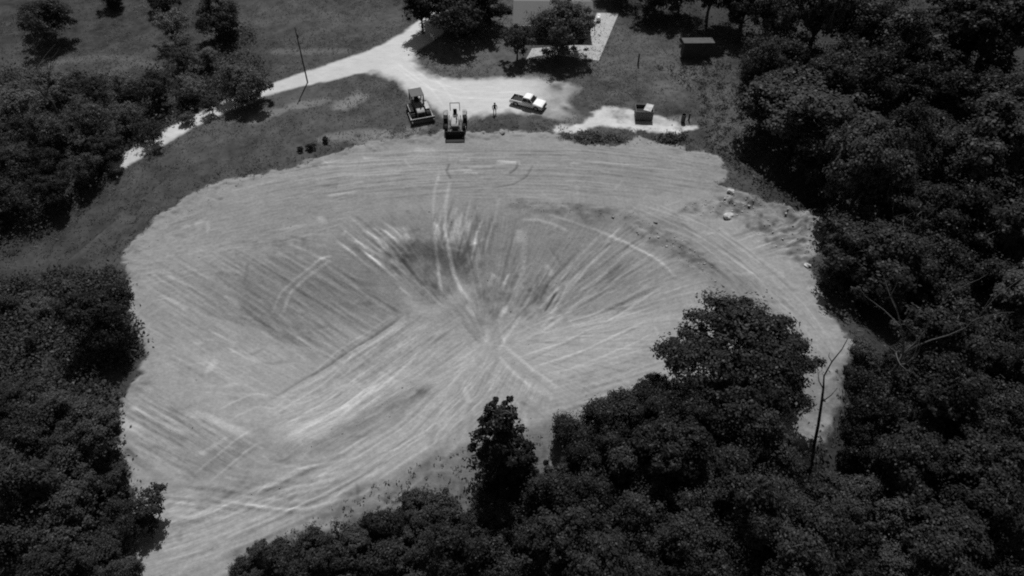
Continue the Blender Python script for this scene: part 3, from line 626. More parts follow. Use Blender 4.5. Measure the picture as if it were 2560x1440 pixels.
for i in range(3): variant('low%d' % i, 145+i, 5, 3.4, .3, 160, 140, .15, 11, .06, r0=.3)
for i in range(2): variant('wispy%d' % i, 155+i, 5, 3.9, .5, 125, 85, .15, 12, .05, .42, r0=.26)
variant('small0', 141, 2.6, 2.4, .7, 80, 110, .12, 8, r0=.16, sig=.33)
variant('oak', 161, 7.4, 5.4, .6, 400, 165, .165, 13, .03, r0=.45, sig=.40, own=[(-.05,.42,.62,.30),(.12,.2,.5,.34),(.38,.28,.3,.32),(.74,.02,.02,.27),(.5,-.1,.15,.3),(-.36,.25,.28,.32),(-.72,.0,-.05,.25),(-.42,-.2,.1,.32),
    (.3,-.32,.1,.34),(0,0,.2,.42),(.1,-.6,-.3,.36),(-.5,-.5,-.35,.28),(.6,-.5,-.35,.30)])
variant('column', 151, 2.6, 6.9, .2, 195, 145, .155, 15, r0=.28, sig=.34, column=True)
variant('lacy', 152, 3.6, 3.0, .8, 66, 120, .16, 12, .1, .36, r0=.2)
variant('houseoak', 153, 5.6, 3.9, 1.3, 215, 140, .155, 14, r0=.4)
ORD = 'first second third fourth fifth sixth seventh eighth ninth tenth eleventh twelfth thirteenth fourteenth fifteenth sixteenth seventeenth'.split()
tree_at = []
def tree(u, v, rpx, key, lm='leaf', label='', group=None, name='tree', cat='tree', zs=1.0, rot=None):
    cm, tm, Rr, rz, clear = VAR[key]
    # centre of the crown stands at (u, v): find the ground point below it
    s = 1.0; hz = 0.0; z_ask = zs
    if u < 700 and name != 'bush': rpx = rpx*.84      # leaf sprays reach past the crown's nominal radius
    for _ in range(6):
        p = at_z(u, v, hz+(clear+rz)*s*zs); s = rpx*depth(p)/FPX/Rr; hz = gz(p[0], p[1])
        zs = z_ask*min(1.0, 1.15/max(s*Rr/5, .2))**.8
    o = empty(name, (p[0], p[1], hz), random.uniform(0, 6.28) if rot is None else rot, label, cat, group); o.scale = (s*random.uniform(.9, 1.1), s*random.uniform(.9, 1.1), s*zs*random.uniform(.93, 1.07)); o.rotation_euler[0] = random.uniform(-.06, .06); o.rotation_euler[1] = random.uniform(-.06, .06)
    for nm, me, mt in (('trunk', tm, 'bark'), ('crown', cm, lm)):
        c = bpy.data.objects.new(nm, me); COL.objects.link(c); c.parent = o
        if nm == 'crown':
            c.material_slots[0].link = 'OBJECT'; c.material_slots[0].material = M[mt]
    tree_at.append((p[0], p[1], s*Rr)); return o
def kind_of(i, kinds): return kinds[i % len(kinds)]
RND = ['round0','round1','round2','round3','round4']; MIX = ['round0','tall0','round3','round1','tall1','round2','round4']; BSH = ['bush0','bush1','bush2']; LOW = ['low0','low1','round2','low2']; WSP = ['wispy0','low1','wispy1','low2']

# trees that stand out
tree(1836, 895, 205, 'oak', 'dark_leaf', 'big broad tree rising in front of the basin beside the bare snag', rot=0.0)
tree(1258, 1095, 72, 'column', 'dark_leaf', 'narrow columnar tree standing up against the dam face')
tree(368, 1275, 80, 'lacy', 'dark_leaf', 'open lacy tree leaning over the basin at the lower corner')
tree(250, 800, 104, 'round2', 'dark_leaf', 'full dark tree on the basin rim at the left')
tree(592, 200, 98, 'low1', 'pale_leaf', 'dark roadside tree casting a long shadow on the grass verge')
tree(385, 225, 68, 'wispy1', 'leaf', 'tall tree with a dark trunk beside the hidden gravel road')
tree(1408, 62, 84, 'houseoak', 'leaf', 'spreading shade tree in front of the house roof')
tree(1293, 96, 40, 'small0', 'leaf', 'small round tree beside the house shade tree', zs=1.25)
tree(1140, 15, 125, 'low0', 'dark_leaf', 'huge dark tree overhanging the gravel road bend')
tree(1222, 8, 72, 'low1', 'dark_leaf', 'dark tree between the road bend tree and the house')
tree(1052, 25, 42, 'tall1', 'dark_leaf', 'slim dark tree on the far side of the road bend')
tree(2020, 285, 155, 'round0', 'leaf', 'large leafy tree whose shadow reaches the basin corner')
tree(2195, 640, 140, 'round3', 'dark_leaf', 'big dark tree beside the furrowed shoulder of the basin')
tree(90, 48, 98, 'low2', 'dark_leaf', 'lone dark tree in the far field corner')
tree(552, 48, 84, 'low0', 'leaf', 'round tree behind the roadside tree at the field edge')
tree(425, 70, 62, 'wispy1', 'pale_leaf', 'tree at the field edge left of the round one')
tree(275, -14, 50, 'low0', 'dark_leaf', 'small dark tree in the far field at the top edge')
tree(400, -8, 62, 'low1', 'leaf', 'pale tree at the top edge by the field')
def band(pts, text, group, kinds, lms, name='tree', cat='tree'):
    for i, (u, v, r) in enumerate(pts):
        tree(u, v, r, kind_of(i+len(text), kinds), kind_of(i, lms), text % ORD[i], group, name, cat)
band([(2040,400,80),(2165,440,110),(2300,520,120),(2340,690,115),(2340,850,110),(2210,1010,98),(2175,1130,75)],
     '%s tree counted downhill along the basin\'s right-hand wood edge', 'trees on the right-hand wood edge', MIX, ['dark_leaf','leaf','dark_leaf'])
band([(1545,-70,62),(1640,-15,60),(1705,-22,66),(1785,-38,70),(1868,2,72),(1950,35,85),(2050,30,90),(2150,60,95),(2250,75,115),(2370,60,110),(2490,70,110)],
     '%s tree in the far row behind house and shed, counted from the house', 'far row of trees behind house and shed', MIX, ['dark_leaf','dark_leaf','leaf'])
band([(1900,150,75),(1990,130,85),(2120,190,100),(2230,200,105),(2340,200,110),(2460,220,115),(2570,240,110)],
     '%s tree in the second row behind the shed, counted from the shed', 'second row of trees by the shed', LOW, ['leaf','dark_leaf','leaf','dark_leaf'])
band([(2230,360,110),(2360,360,115),(2490,380,115),(2590,420,100),(2440,530,115),(2560,580,110)],
     '%s tree in the upper middle of the right-hand wood, row by row', 'upper middle of the right-hand wood', MIX, ['dark_leaf','dark_leaf','leaf'])
band([(2470,690,115),(2570,760,105),(2450,850,110),(2560,920,105),(2330,990,105),(2450,1010,110),(2550,1080,105),(2340,1130,105),(2450,1170,105)],
     '%s tree in the middle of the right-hand wood, row by row', 'middle of the right-hand wood', MIX, ['dark_leaf','leaf','dark_leaf','dark_leaf'])
band([(2240,1180,100),(2130,1240,100),(2340,1270,105),(2470,1300,105),(2570,1240,95),(2240,1340,105),(2110,1380,105),(2370,1400,105),(2510,1420,105),(2230,1470,100),(2370,1510,95)],
     '%s tree in the lower right corner of the wood, row by row', 'lower right corner of the wood', MIX, ['dark_leaf','leaf','dark_leaf','dark_leaf'])
band([(1640,1015,75),(1545,1055,92),(1450,1085,78),(1750,1040,100),(1880,1070,100)],
     '%s tree in the clump below the big broad tree', 'clump below the big broad tree', RND, ['dark_leaf','leaf','dark_leaf'])
band([(2010,1210,75),(1920,1190,95),(1810,1150,100),(1690,1130,95),(1570,1170,95),(1460,1210,85),(1370,1245,75),(1300,1250,60)],
     '%s tree in the row below the basin, counted toward the columnar tree', 'row of trees below the basin', MIX, ['dark_leaf','leaf','dark_leaf'])
band([(2000,1300,105),(1870,1290,105),(1750,1260,100),(1630,1290,100),(1520,1290,95),(1410,1320,90),(1310,1340,85),(1210,1300,72)],
     '%s tree in the second row below the basin, counted leftward', 'second row of trees below the basin', MIX, ['dark_leaf','dark_leaf','leaf'])
band([(1990,1420,105),(1860,1410,105),(1730,1390,105),(1610,1410,100),(1490,1410,95),(1370,1430,90),(1250,1420,85),(1140,1385,80)],
     '%s tree along the bottom edge of the photo, counted leftward', 'trees along the bottom edge', MIX, ['dark_leaf','dark_leaf','leaf'])
band([(1240,1235,48),(1320,1215,40),(1120,1280,62),(1060,1265,50),(960,1310,58),(880,1335,52),(1040,1350,66),(950,1400,66),(850,1400,60),(775,1375,48),(700,1400,50),(640,1380,42),(610,1435,48),(740,1450,56),(870,1460,62),(1010,1440,70)],
     '%s shrub in the thicket at the dam foot, counted from the columnar tree', 'shrub thicket at the dam foot', BSH, ['leaf','dark_leaf','leaf'], 'shrub', 'shrub')
band([(135,1015,95),(30,1000,75),(235,1075,85),(85,1110,100),(190,1190,100),(55,1240,105),(270,1190,58),(285,1300,72),(150,1320,110),(25,1370,100),(240,1410,95),(110,1460,105),(310,1440,52)],
     '%s tree in the lower left wood, row by row from its top', 'lower left wood', MIX, ['leaf','dark_leaf','leaf','dark_leaf'])
band([(95,765,46),(20,760,42),(170,712,30),(275,675,20)],
     '%s shrub on the slope above the full rim tree, counted outward', 'shrubs on the left slope', BSH, ['pale_leaf','leaf','pale_leaf'], 'shrub', 'shrub')
band([(-10,560,40),(130,470,58),(40,480,75),(215,415,62),(120,400,72),(270,368,48),(20,390,70)],
     '%s tree in the wood below the hidden road, counted uphill', 'wood below the hidden road', LOW, ['leaf','dark_leaf','leaf'])
band([(40,260,80),(110,320,78),(215,300,78),(130,225,65),(225,215,62),(310,215,58),(305,290,56),(20,340,66)],
     '%s tree in the upper left wood above the hidden road', 'upper left wood', WSP, ['pale_leaf','leaf','pale_leaf'])
band([(470,215,56),(450,145,48),(510,140,46),(372,318,50),(468,292,26),(525,262,34)],
     '%s tree packed between the tall and the roadside tree', 'trees between the two roadside trees', WSP, ['pale_leaf','leaf'])
band([(2165,885,48),(2235,905,52),(2150,1025,40),(2130,935,26)], '%s shrub at the basin\'s right corner, counted from the pointed tip', 'shrubs at the right corner of the basin', BSH, ['leaf','dark_leaf'], 'shrub', 'shrub')
band([(778,366,13),(815,350,11),(752,372,9)], '%s low bush on the verge above the basin, counted from the middle one', 'low verge bushes', BSH, ['leaf'], 'bush', 'bush')

# ------------------------------------------------------------------ dead and bare trees
def snag(u, v, lines, material, label, r=.16):
    b = spot(u, v); root = empty('dead_tree', b, 0, label, 'dead tree'); n = 0
    for pts, r0, r1 in lines:
        m = MB(); k = len(pts); m.tube(pts, [r0+(r1-r0)*i/(k-1) for i in range(k)], 7); m.build('trunk' if n == 0 else 'branch', material, root, smooth=True); n += 1
    return root
snag(2035, 1120, [([(0,0,-.3),(-.8,.1,4),(-1.7,.1,8),(-2.3,.1,10.5)], .17, .10), ([(-2.3,.1,10.5),(-2.7,.2,12),(-2.6,.3,14),(-2.3,.3,15.8),(-2.3,.3,17.2)], .085, .03), ([(-2.3,.1,10.3),(-3.0,.1,11.4),(-3.5,.2,12.8)], .06, .02),
     ([(-2.6,.3,14),(-3.2,.2,14.9),(-3.3,.2,15.5)], .04, .015), ([(-1.7,.1,8),(-1.1,.2,9),(-.9,.2,10.2)], .06, .02)], M['dark_dead'], 'thin bare dark snag beside the big broad tree')
def forked(u, v, H, spread, seed, material, label, r0=.2, fork=.55, nb=6):
    g = random.Random(seed); b = spot(u, v); root = empty('dead_tree', b, 0, label, 'dead tree')
    tp = [Vector((0, 0, -.3))]
    for i in range(1, 6): tp.append(Vector((g.uniform(-.2, .2)*i*.4, g.uniform(-.2, .2)*i*.4, H*fork*i/5)))
    MB().tube(tp, [r0*(1-.09*i) for i in range(6)], 7).build('trunk', material, root, smooth=True)
    def grow(p, d, L, r, lev, mb):
        pts = [p]; n = 5
        for i in range(n):
            d = (d + Vector((g.uniform(-.3, .3), g.uniform(-.3, .3), g.uniform(-.12, .22)))).normalized(); pts.append(pts[-1]+d*L/n)
        mb.tube(pts, [r*(1-.75*i/n) for i in range(n+1)], 5)
        if lev > 0:
            for k in range(3):
                q = pts[g.randint(2, n)]; grow(q, (d+Vector((g.uniform(-1, 1), g.uniform(-1, 1), g.uniform(-.2, .8)))).normalized(), L*g.uniform(.4, .65), r*.5, lev-1, mb)
    for k in range(nb):
        a = 6.28*k/nb+g.uniform(-.4, .4); mb = MB(); st = tp[-1] if k < 3 else tp[-2]
        grow(st, Vector((math.cos(a)*spread, math.sin(a)*spread, 1)).normalized(), H*(1-fork)*g.uniform(.9, 1.3), r0*.5, 1, mb); mb.build('branch', material, root)
    return root
forked(2185, 1010, 15, .3, 6, M['dead'], 'dead tree with pale spreading branches in the right-hand wood', .22, .55, 5)
forked(2200, 690, 11, .45, 9, M['bark'], 'bare arching branches showing through the wood by the furrowed shoulder', .16, .6, 3)
forked(150, 300, 11, .7, 5, M['dead'], 'pale bare trunks standing in the upper left wood', .2, .45)

# ------------------------------------------------------------------ undergrowth, weeds, rough grass, clods (uncountable)
def leaf_scatter(P, size, g, flatn=.6, up=0.0):
    n = len(P); nrm = g.normal(size=(n, 3)); nrm[:, 2] = np.abs(nrm[:, 2])+flatn; nrm /= np.linalg.norm(nrm, axis=1)[:, None]
    t = np.cross(nrm, g.normal(size=(n, 3))); t /= np.linalg.norm(t, axis=1)[:, None]; b = np.cross(nrm, t)
    s = (size*g.uniform(.5, 1.4, n))[:, None]
    v = np.stack([P+t*s, P+b*s*.55, P-t*s, P-b*s*.55], 1).reshape(-1, 3); return v, np.arange(len(v)).reshape(-1, 4)
ZF = Z[fy, fx]
def gzv(x, y):
    i = np.clip(np.searchsorted(GXS, x), 0, NXF-2); j = np.clip(np.searchsorted(GYS, y), 0, NYF-2); return ZF[j, i]
mBflat = mB; roadmask = np.maximum.reduce([mroad, mdrv, mpad])
def maskv(a, x, y):
    i = np.clip(np.searchsorted(GXS, x), 0, NXF-1); j = np.clip(np.searchsorted(GYS, y), 0, NYF-1); return a[j, i]
def scatter_in(polys, n, g):
    out = []
    for pl in polys:
        Pq = W2(pl); lo, hi = Pq.min(0), Pq.max(0); lo = np.maximum(lo, [X0+1, Y0+1]); hi = np.minimum(hi, [X0+183, Y0+117])
        q = g.uniform(lo, hi, size=(n, 2)); out.append(q[inside(q[:, 0], q[:, 1], Pq)])
    return np.concatenate(out)
g = np.random.default_rng(50)
# undergrowth clumps
c = scatter_in(list(WOODS.values()), 2600, g); c = c[(maskv(mBflat, c[:, 0], c[:, 1]) < .2) & (maskv(roadmask, c[:, 0], c[:, 1]) < .1)]
k = 24; P2 = (c[:, None, :]+g.normal(size=(len(c), k, 2))*.6).reshape(-1, 2)
hh = np.abs(g.normal(size=len(P2)))*.55*np.repeat(g.uniform(.3, 1.6, len(c)), k)
v, f = leaf_scatter(np.column_stack([P2, gzv(P2[:, 0], P2[:, 1])+.1+hh]), .19, g)
tag(link('undergrowth', mesh_np('undergrowth', v, f), M['leaf']), 'low leafy undergrowth on the woodland floor', 'undergrowth', kind='stuff')
c = scatter_in([[(1640,170),(1850,150),(1900,300),(1890,450),(1800,400),(1740,330),(1760,250)]], 420, g)
c = np.concatenate([c, scatter_in([[(1400,345),(1470,330),(1560,338),(1555,356),(1480,360)], [(1640,340),(1715,335),(1720,360),(1650,356)]], 90, g)])
c = c[(maskv(mBflat, c[:, 0], c[:, 1]) < .3) & (maskv(roadmask, c[:, 0], c[:, 1]) < .2)]; k = 14
P2 = (c[:, None, :]+g.normal(size=(len(c), k, 2))*.28).reshape(-1, 2); hh = np.abs(g.normal(size=len(P2)))*.28*np.repeat(g.uniform(.3, 1.6, len(c)), k)
v, f = leaf_scatter(np.column_stack([P2, gzv(P2[:, 0], P2[:, 1])+.05+hh]), .16, g)
tag(link('brush', mesh_np('brush', v, f), M['tuft']), 'low scrubby brush on the grass beyond the basin', 'brush', kind='stuff')
# weeds on the dam face and along the ragged rim
dam = scatter_in([[(600,1390),(740,1320),(900,1232),(1060,1155),(1200,1100),(1400,1060),(1420,1190),(1250,1270),(900,1330),(640,1430)]], 700, g)
rim = g.uniform([X0+2, Y0+2], [X0+182, Y0+112], size=(60000, 2)); db = maskv(dB, rim[:, 0], rim[:, 1]); rim = rim[(db > -2.2) & (db < .35)]
c = np.concatenate([dam[:380], rim[:900]]); k = 6
P2 = (c[:, None, :]+g.normal(size=(len(c), k, 2))*.13).reshape(-1, 2)
v, f = leaf_scatter(np.column_stack([P2, gzv(P2[:, 0], P2[:, 1])+.03+np.abs(g.normal(size=len(P2)))*.08]), .085, g)
tag(link('weeds', mesh_np('weeds', v, f), M['weed']), 'sparse dark weeds on the dam face and basin rim', 'weeds', kind='stuff')
# rough grass tufts
c = g.uniform([X0+2, Y0+20], [X0+182, Y0+116], size=(90000, 2))
c = c[(maskv(mBflat, c[:, 0], c[:, 1]) < .1) & (maskv(roadmask, c[:, 0], c[:, 1]) < .05) & (fbm(c[:, 0], c[:, 1], 5, 140, 3) > g.uniform(-.35, .2, len(c)))]
k = 3; P2 = np.repeat(c, k, 0)+g.normal(size=(len(c)*k, 2))*.2; n = len(P2)
an = g.uniform(0, 6.28, n); hgt_ = g.uniform(.06, .26, n); ww = .07; lean = g.normal(size=(n, 2))*.22
B = np.column_stack([P2, gzv(P2[:, 0], P2[:, 1])-.02]); dxy = np.column_stack([np.cos(an), np.sin(an), 0*an])*ww
Tp = B+np.column_stack([lean, hgt_])
v = np.stack([B-dxy, B+dxy, Tp], 1).reshape(-1, 3)
tag(link('rough_grass', mesh_np('rough_grass', v, np.arange(len(v)).reshape(-1, 3), 3), M['tuft']), 'tufts of rough grass around the basin and drive', 'grass', kind='stuff')
# earth clods
def clods(P, size, name, label, material, g):
    base = np.array([(1,0,0),(-1,0,0),(0,1,0),(0,-1,0),(0,0,1),(0,0,-.6)], float); fc = np.array([(0,2,4),(2,1,4),(1,3,4),(3,0,4),(2,0,5),(1,2,5),(3,1,5),(0,3,5)])
    n = len(P); s = size*g.lognormal(0, .45, n); an = g.uniform(0, 6.28, n)
    v = base[None]*g.uniform(.6, 1.25, (n, 6, 3))*s[:, None, None]; v[:, :, 2] *= .7
    ca, sa = np.cos(an)[:, None], np.sin(an)[:, None]
    x = v[..., 0]*ca-v[..., 1]*sa; y = v[..., 0]*sa+v[..., 1]*ca; v[..., 0], v[..., 1] = x, y
    v += np.column_stack([P, gzv(P[:, 0], P[:, 1])+s*.25])[:, None, :]
    f = (fc[None]+6*np.arange(n)[:, None, None]).reshape(-1, 3)
    return tag(link(name, mesh_np(name, v.reshape(-1, 3), f, 3), material), label, 'soil', kind='stuff')
c1 = scatter_in([[(1250,495),(1560,520),(1680,570),(1810,680),(1790,710),(1640,620),(1540,545),(1300,525)]], 900, g)
c2 = scatter_in([[(1800,480),(2075,550),(2040,640),(1880,570)], [(380,520),(560,450),(620,450),(470,560),(340,640)], [(1380,320),(1720,320),(1720,365),(1400,360)]], 180, g)
c3 = g.uniform([X0+20, Y0+5], [X0+165, Y0+90], size=(400, 2)); c3 = c3[maskv(dB, c3[:, 0], c3[:, 1]) > .5]
c4 = scatter_in([[(735,1100),(1050,920),(1080,950),(960,1060),(760,1130)]], 300, g)
clods(np.concatenate([c1, c2, c3, c4]), .06, 'earth_clods', 'loose earth clods scattered over the bare basin', M['clod'], g)

c5 = scatter_in([[(1690,515),(1830,485),(1900,505),(1860,545),(1760,545)], [(1830,490),(2070,550),(2050,600),(1990,650),(1900,590)], [(1600,560),(1700,590),(1810,680),(1790,705),(1660,620)]], 130, g)
clods(c5, .10, 'rubble', 'broken rubble strewn over the furrowed shoulder of the basin', M['stone2'], g)
# ------------------------------------------------------------------ boulders
def boulder(u, v, r, label, mt='stone'):
    bm = bmesh.new(); bmesh.ops.create_icosphere(bm, subdivisions=2, radius=r); s = random.uniform(0, 50)
    for w in bm.verts:
        n = vnoise(w.co.x+s, w.co.y+w.co.z*.7, r*.7, 3); w.co *= .5+.95*float(n); w.co.z *= .55
    m = bpy.data.meshes.new('boulder'); bm.to_mesh(m); bm.free(); o = link('boulder', m, M[mt]); o.location = spot(u, v)+Vector((0, 0, r*.22)); o.rotation_euler[2] = random.uniform(0, 6)
    return tag(o, label, 'rock')
boulder(1824, 540, .6, 'pale boulder at the upper right rim of the basin')
boulder(1826, 484, .5, 'pale rock at the corner where the tree shadow meets the basin')
boulder(2017, 664, .4, 'small white rock by the right-hand wood edge')
boulder(161, 494, .55, 'white rock glinting in the wood below the hidden road')
boulder(1992, 876, .5, 'pale rock behind the big broad tree')
boulder(1255, 332, .5, 'rounded soil-coloured rock between tractor and pickup', 'clod')

# ------------------------------------------------------------------ pickup truck
def wheel(parent, x, y, r, w, rimr=.6, name='wheel'):
    t = MB().cyl((x, y-w/2, r), (x, y+w/2, r), r, n=22).build(name, M['black'], parent, bevel=.03)
    sgn = 1 if y > 0 else -1
    MB().cyl((x, y+sgn*(w/2-.01), r), (x, y+sgn*(w/2+.015), r), r*rimr, n=18).build('rim', M['rim'], t)
    return t
def pickup(u, v, rz):
    o = empty('pickup_truck', spot(u, v), rz, 'white pickup truck with a dark bed parked on the gravel drive', 'pickup truck')
    L2 = 2.8; hw = .97
    def arch(cx, n=7): return [(cx+.5*math.cos(math.pi*i/n), .42+.42*math.sin(math.pi*i/n)) for i in range(n+1)]
    prof = [(-2.8,.5),(-2.8,.98),(2.15,1.04)] + [(2.72,.96),(2.8,.75),(2.8,.42)] + arch(1.75) + arch(-1.75) + [(-2.8,.42)]
    # side slabs, front deck, so that the bed stays open
    for s in (-1, 1):
        MB().prism(prof, s*hw, s*(hw-.09)).build('side_panel', M['white'], o)
    MB().prism([(.95,.6),(.95,1.13),(1.6,1.12),(2.4,1.04),(2.74,.95),(2.8,.6)], -hw+.09, hw-.09).build('hood', M['white'], o, bevel=.05)
    MB().box((0,0,.55), (5.5, 1.7, .12)).build('chassis', M['dark_metal'], o)
    MB().box((-1.75,0,.66), (2.0, 1.74, .08)).box((-.74,0,.85), (.05,1.74,.34)).box((-2.7,0,.82), (.06,1.74,.3)).build('bed', M['bed'], o)
    MB().box((-2.8,0,.74), (.07, 1.76, .46)).build('tailgate', M['white'], o, bevel=.02)
    cabp = [(-.78,.95),(-.62,1.72),(-.45,1.8),(.45,1.8),(.62,1.72),(1.2,1.1),(1.2,.95)]
    cb = MB(); n = len(cabp); P = []
    for s in (-1, 1):
        for a, b in cabp: P.append((a, s*(hw-.05-.16*max(0, (b-1.1)/.7)), b))
    cb.add(P, [tuple(range(n)), tuple(range(2*n-1, n-1, -1))]+[(i, n+i, n+(i+1) % n, (i+1) % n) for i in range(n)])
    cab = cb.build('cab', M['white'], o, bevel=.04)
    def pane(pts, nm): MB().add(pts, [tuple(range(len(pts)))]).build(nm, M['glass'], cab)
    ws = lambda t, y: (1.2+(.62-1.2)*t+.012, y, 1.1+(1.72-1.1)*t+.014)
    MB().add([ws(.08,-.84), ws(.08,.84), ws(.93,.74), ws(.93,-.74)], [(0,1,2,3)]).build('windshield', M['glass'], cab)
    MB().add([(-.755,-.82,1.16),(-.755,.82,1.16),(-.655,.74,1.66),(-.655,-.74,1.66)], [(0,1,2,3)]).build('rear_window', M['glass'], cab)
    for s in (-1, 1):
        yy = lambda z: s*(hw-.05-.16*max(0, (z-1.1)/.7)+.008)
        for x0, x1, x2, x3 in ((-.64,.18,.18,-.54), (.26,1.0,.56,.26)):
            MB().add([(x0, yy(1.15), 1.15), (x1, yy(1.15), 1.15), (x2, yy(1.66), 1.66), (x3, yy(1.66), 1.66)], [(0,1,2,3)]).build('side_window', M['glass'], cab)
        MB().box((.98, s*(hw+.12), 1.2), (.1,.2,.16)).build('mirror', M['black'], o, bevel=.02)
        MB().box((2.79, s*.72, .82), (.06,.34,.18)).build('headlight', M['lamp'], o, bevel=.02)
        MB().box((-2.82, s*.86, .78), (.05,.16,.34)).build('tail_light', M['dark_metal'], o)
        for x in (-1.75, 1.75): wheel(o, x, s*.84, .4, .26)
    MB().box((2.81,0,.76), (.06, 1.05, .3)).build('grille', M['dark_metal'], o, bevel=.02)
    MB().box((2.86,0,.5), (.14, 1.86, .22)).build('front_bumper', M['dark_metal'], o, bevel=.04)
    MB().box((-2.88,0,.52), (.12, 1.8, .18)).build('rear_bumper', M['steel'], o, bevel=.03)
    return o
pickup(1320, 264, R(-24)).scale = (.94, .94, .96)

# ------------------------------------------------------------------ crawler dozer
def dozer(u, v, rz):
    o = empty('bulldozer', spot(u, v), rz, 'crawler bulldozer with a cab frame parked on the grass beside the drive', 'bulldozer')
    # faces +x
    for s in (-1, 1):
        y = s*.98; pr = [(-1.55,.55),(-1.45,.2),(-1.2,.02),(1.2,.02),(1.45,.2),(1.55,.5),(1.35,.82),(1.0,.92),(-1.1,.95),(-1.4,.85)]
        tr = MB().prism(pr, y-.26, y+.26).build('track', M['black'], o)
        sh = MB()
        for i in range(15): sh.box((-1.15+i*.165, y, .975), (.06, .54, .05))
        sh.build('track_shoe', M['dark_metal'], tr)['kind'] = 'stuff'
        for x in (-1.1, 1.05): MB().cyl((x, y+s*.2, .5), (x, y+s*.29, .5), .36, n=16).build('sprocket', M['dark_metal'], tr)
        MB().box((0, y, 1.12), (1.6, .5, .06)).build('fender', M['lt_paint'], o, bevel=.02)
        MB().box((1.3, s*1.32, .5), (2.3, .12, .22)).build('push_arm', M['lt_paint'], o, bevel=.02)
    MB().prism([(-.2,.45),(-.2,1.55),(1.35,1.42),(1.6,1.3),(1.6,.5)], -.48, .48).build('engine_hood', M['grey_paint'], o, bevel=.05)
    MB().box((1.62,0,.92), (.05,.8,.7)).build('radiator_grille', M['black'], o)
    MB().box((-.85,0,.9), (1.3,1.3,.9)).build('body', M['grey_paint'], o, bevel=.04)
    MB().box((-.95,0,1.55), (.5,.55,.5)).box((-1.15,0,1.95), (.12,.5,.5)).build('seat', M['black'], o, bevel=.04)
    ro = MB().box((-.75,0,2.78), (1.75,1.6,.09)).build('canopy_roof', M['dark_metal'], o, bevel=.03)
    for x in (-1.5, .02):
        for s in (-1, 1): MB().box((x, s*.7, 2.03), (.13,.13,1.45)).build('canopy_post', M['dark_metal'], o)
    MB().box((-1.52,0,2.1), (.05,1.2,1.0)).build('rear_screen', M['black'], o)
    MB().cyl((.7,.2,1.4), (.7,.2,2.3), .06, n=10).cyl((.7,.2,1.55), (.7,.2,1.95), .1, n=10).build('exhaust', M['dark_metal'], o)
    bl = MB(); prof = [(2.28,.05),(2.12,.2),(2.06,.45),(2.12,.7),(2.22,.88),(2.14,.9),(2.02,.72),(1.95,.45),(2.02,.16),(2.2,.02)]
    bl.prism(prof, -1.5, 1.5); b = bl.build('blade', M['blade'], o)
    MB().box((2.27,0,.07), (.05,2.96,.16)).build('cutting_edge', M['dark_metal'], b)
    return o
dozer(1048, 284, R(-72)).scale = (1.22, 1.22, 1.12)

# ------------------------------------------------------------------ tractor with bucket
def tractor(u, v, rz):
    o = empty('loader_tractor', spot(u, v), rz, 'wheeled tractor with a black front bucket facing the basin', 'tractor')
    for x, r, w, yy in ((-.95, .82, .55, 1.28), (1.25, .62, .42, 1.18)):
        for s in (-1, 1):
            t = wheel(o, x, s*yy, r, w, .55)
            lg = MB()
            for i in range(16):
                a = 2*math.pi*i/16
                for q in (-1, 1): lg.box((x+math.cos(a)*r, s*yy+q*w*.22, r+math.sin(a)*r), (.07, w*.5, .08), ry=-a)
            lg.build('tread_lug', M['black'], t)['kind'] = 'stuff'
    MB().box((0,0,.8), (3.0,.7,.5)).build('chassis', M['dark_metal'], o, bevel=.03)
    MB().prism([(.05,.95),(.05,1.72),(1.5,1.58),(1.85,1.45),(1.85,.9)], -.5, .5).build('engine_hood', M['grey_paint'], o, bevel=.07)
    MB().box((1.87,0,1.18), (.05,.8,.5)).build('radiator_grille', M['dark_metal'], o)
    for s in (-1, 1):
        MB().prism([(-1.75,1.35),(-1.55,1.68),(-.95,1.82),(-.35,1.68),(-.1,1.3),(-.2,1.3),(-.4,1.58),(-.95,1.7),(-1.48,1.58),(-1.66,1.35)], s*.98, s*1.5).build('fender', M['mud'], o)
        MB().cyl((1.9, s*.62, 1.42), (1.95, s*.62, 1.42), .1, n=12).build('headlight', M['lamp'], o)
        MB().tube([(-.1, s*.72, 1.75), (.7, s*.78, 1.72), (1.7, s*.78, 1.15), (2.35, s*.72, .55)], [.09,.09,.09,.08], 6).build('loader_arm', M['mud'], o)
        MB().cyl((.45, s*.74, .95), (1.35, s*.76, 1.3), .05, n=8).build('lift_cylinder', M['steel'], o)
        MB().box((-1.4, s*.62, 2.2), (.08,.08,1.15)).build('roll_post', M['dark_metal'], o)
    MB().box((-1.4,0,2.8), (.08,1.32,.08)).build('roll_bar', M['dark_metal'], o)
    MB().box((-.85,0,1.55), (.5,.5,.2)).box((-1.08,0,1.85), (.12,.5,.5)).build('seat', M['black'], o, bevel=.05)
    MB().cyl((.2,0,1.75), (-.1,0,1.98), .03, n=8).cyl((-.1,-.01,1.98), (-.12,.0,2.01), .2, n=16).build('steering_wheel', M['black'], o)
    MB().cyl((.95,.25,1.6), (.95,.25,2.5), .05, n=10).cyl((.95,.25,1.75), (.95,.25,2.15), .085, n=10).build('exhaust', M['dark_metal'], o)
    bk = MB(); pr = [(2.3,.2),(2.28,.95),(2.38,1.0),(2.5,.72),(2.62,.3),(3.1,.1),(3.45,.06),(3.45,.02),(2.5,.02)]
    bk.prism([(2.28,.1),(2.28,.95),(2.36,.95),(2.36,.2),(2.55,.1),(3.4,.08),(3.4,.02),(2.45,.02)], -1.2, 1.2)
    b = bk.build('bucket', M['black'], o)
    for s in (-1, 1): MB().prism([(2.3,.1),(2.3,.95),(2.45,.95),(3.4,.1),(3.4,.03),(2.4,.03)], s*1.2, s*1.25).build('bucket_cheek', M['black'], b)
    return o
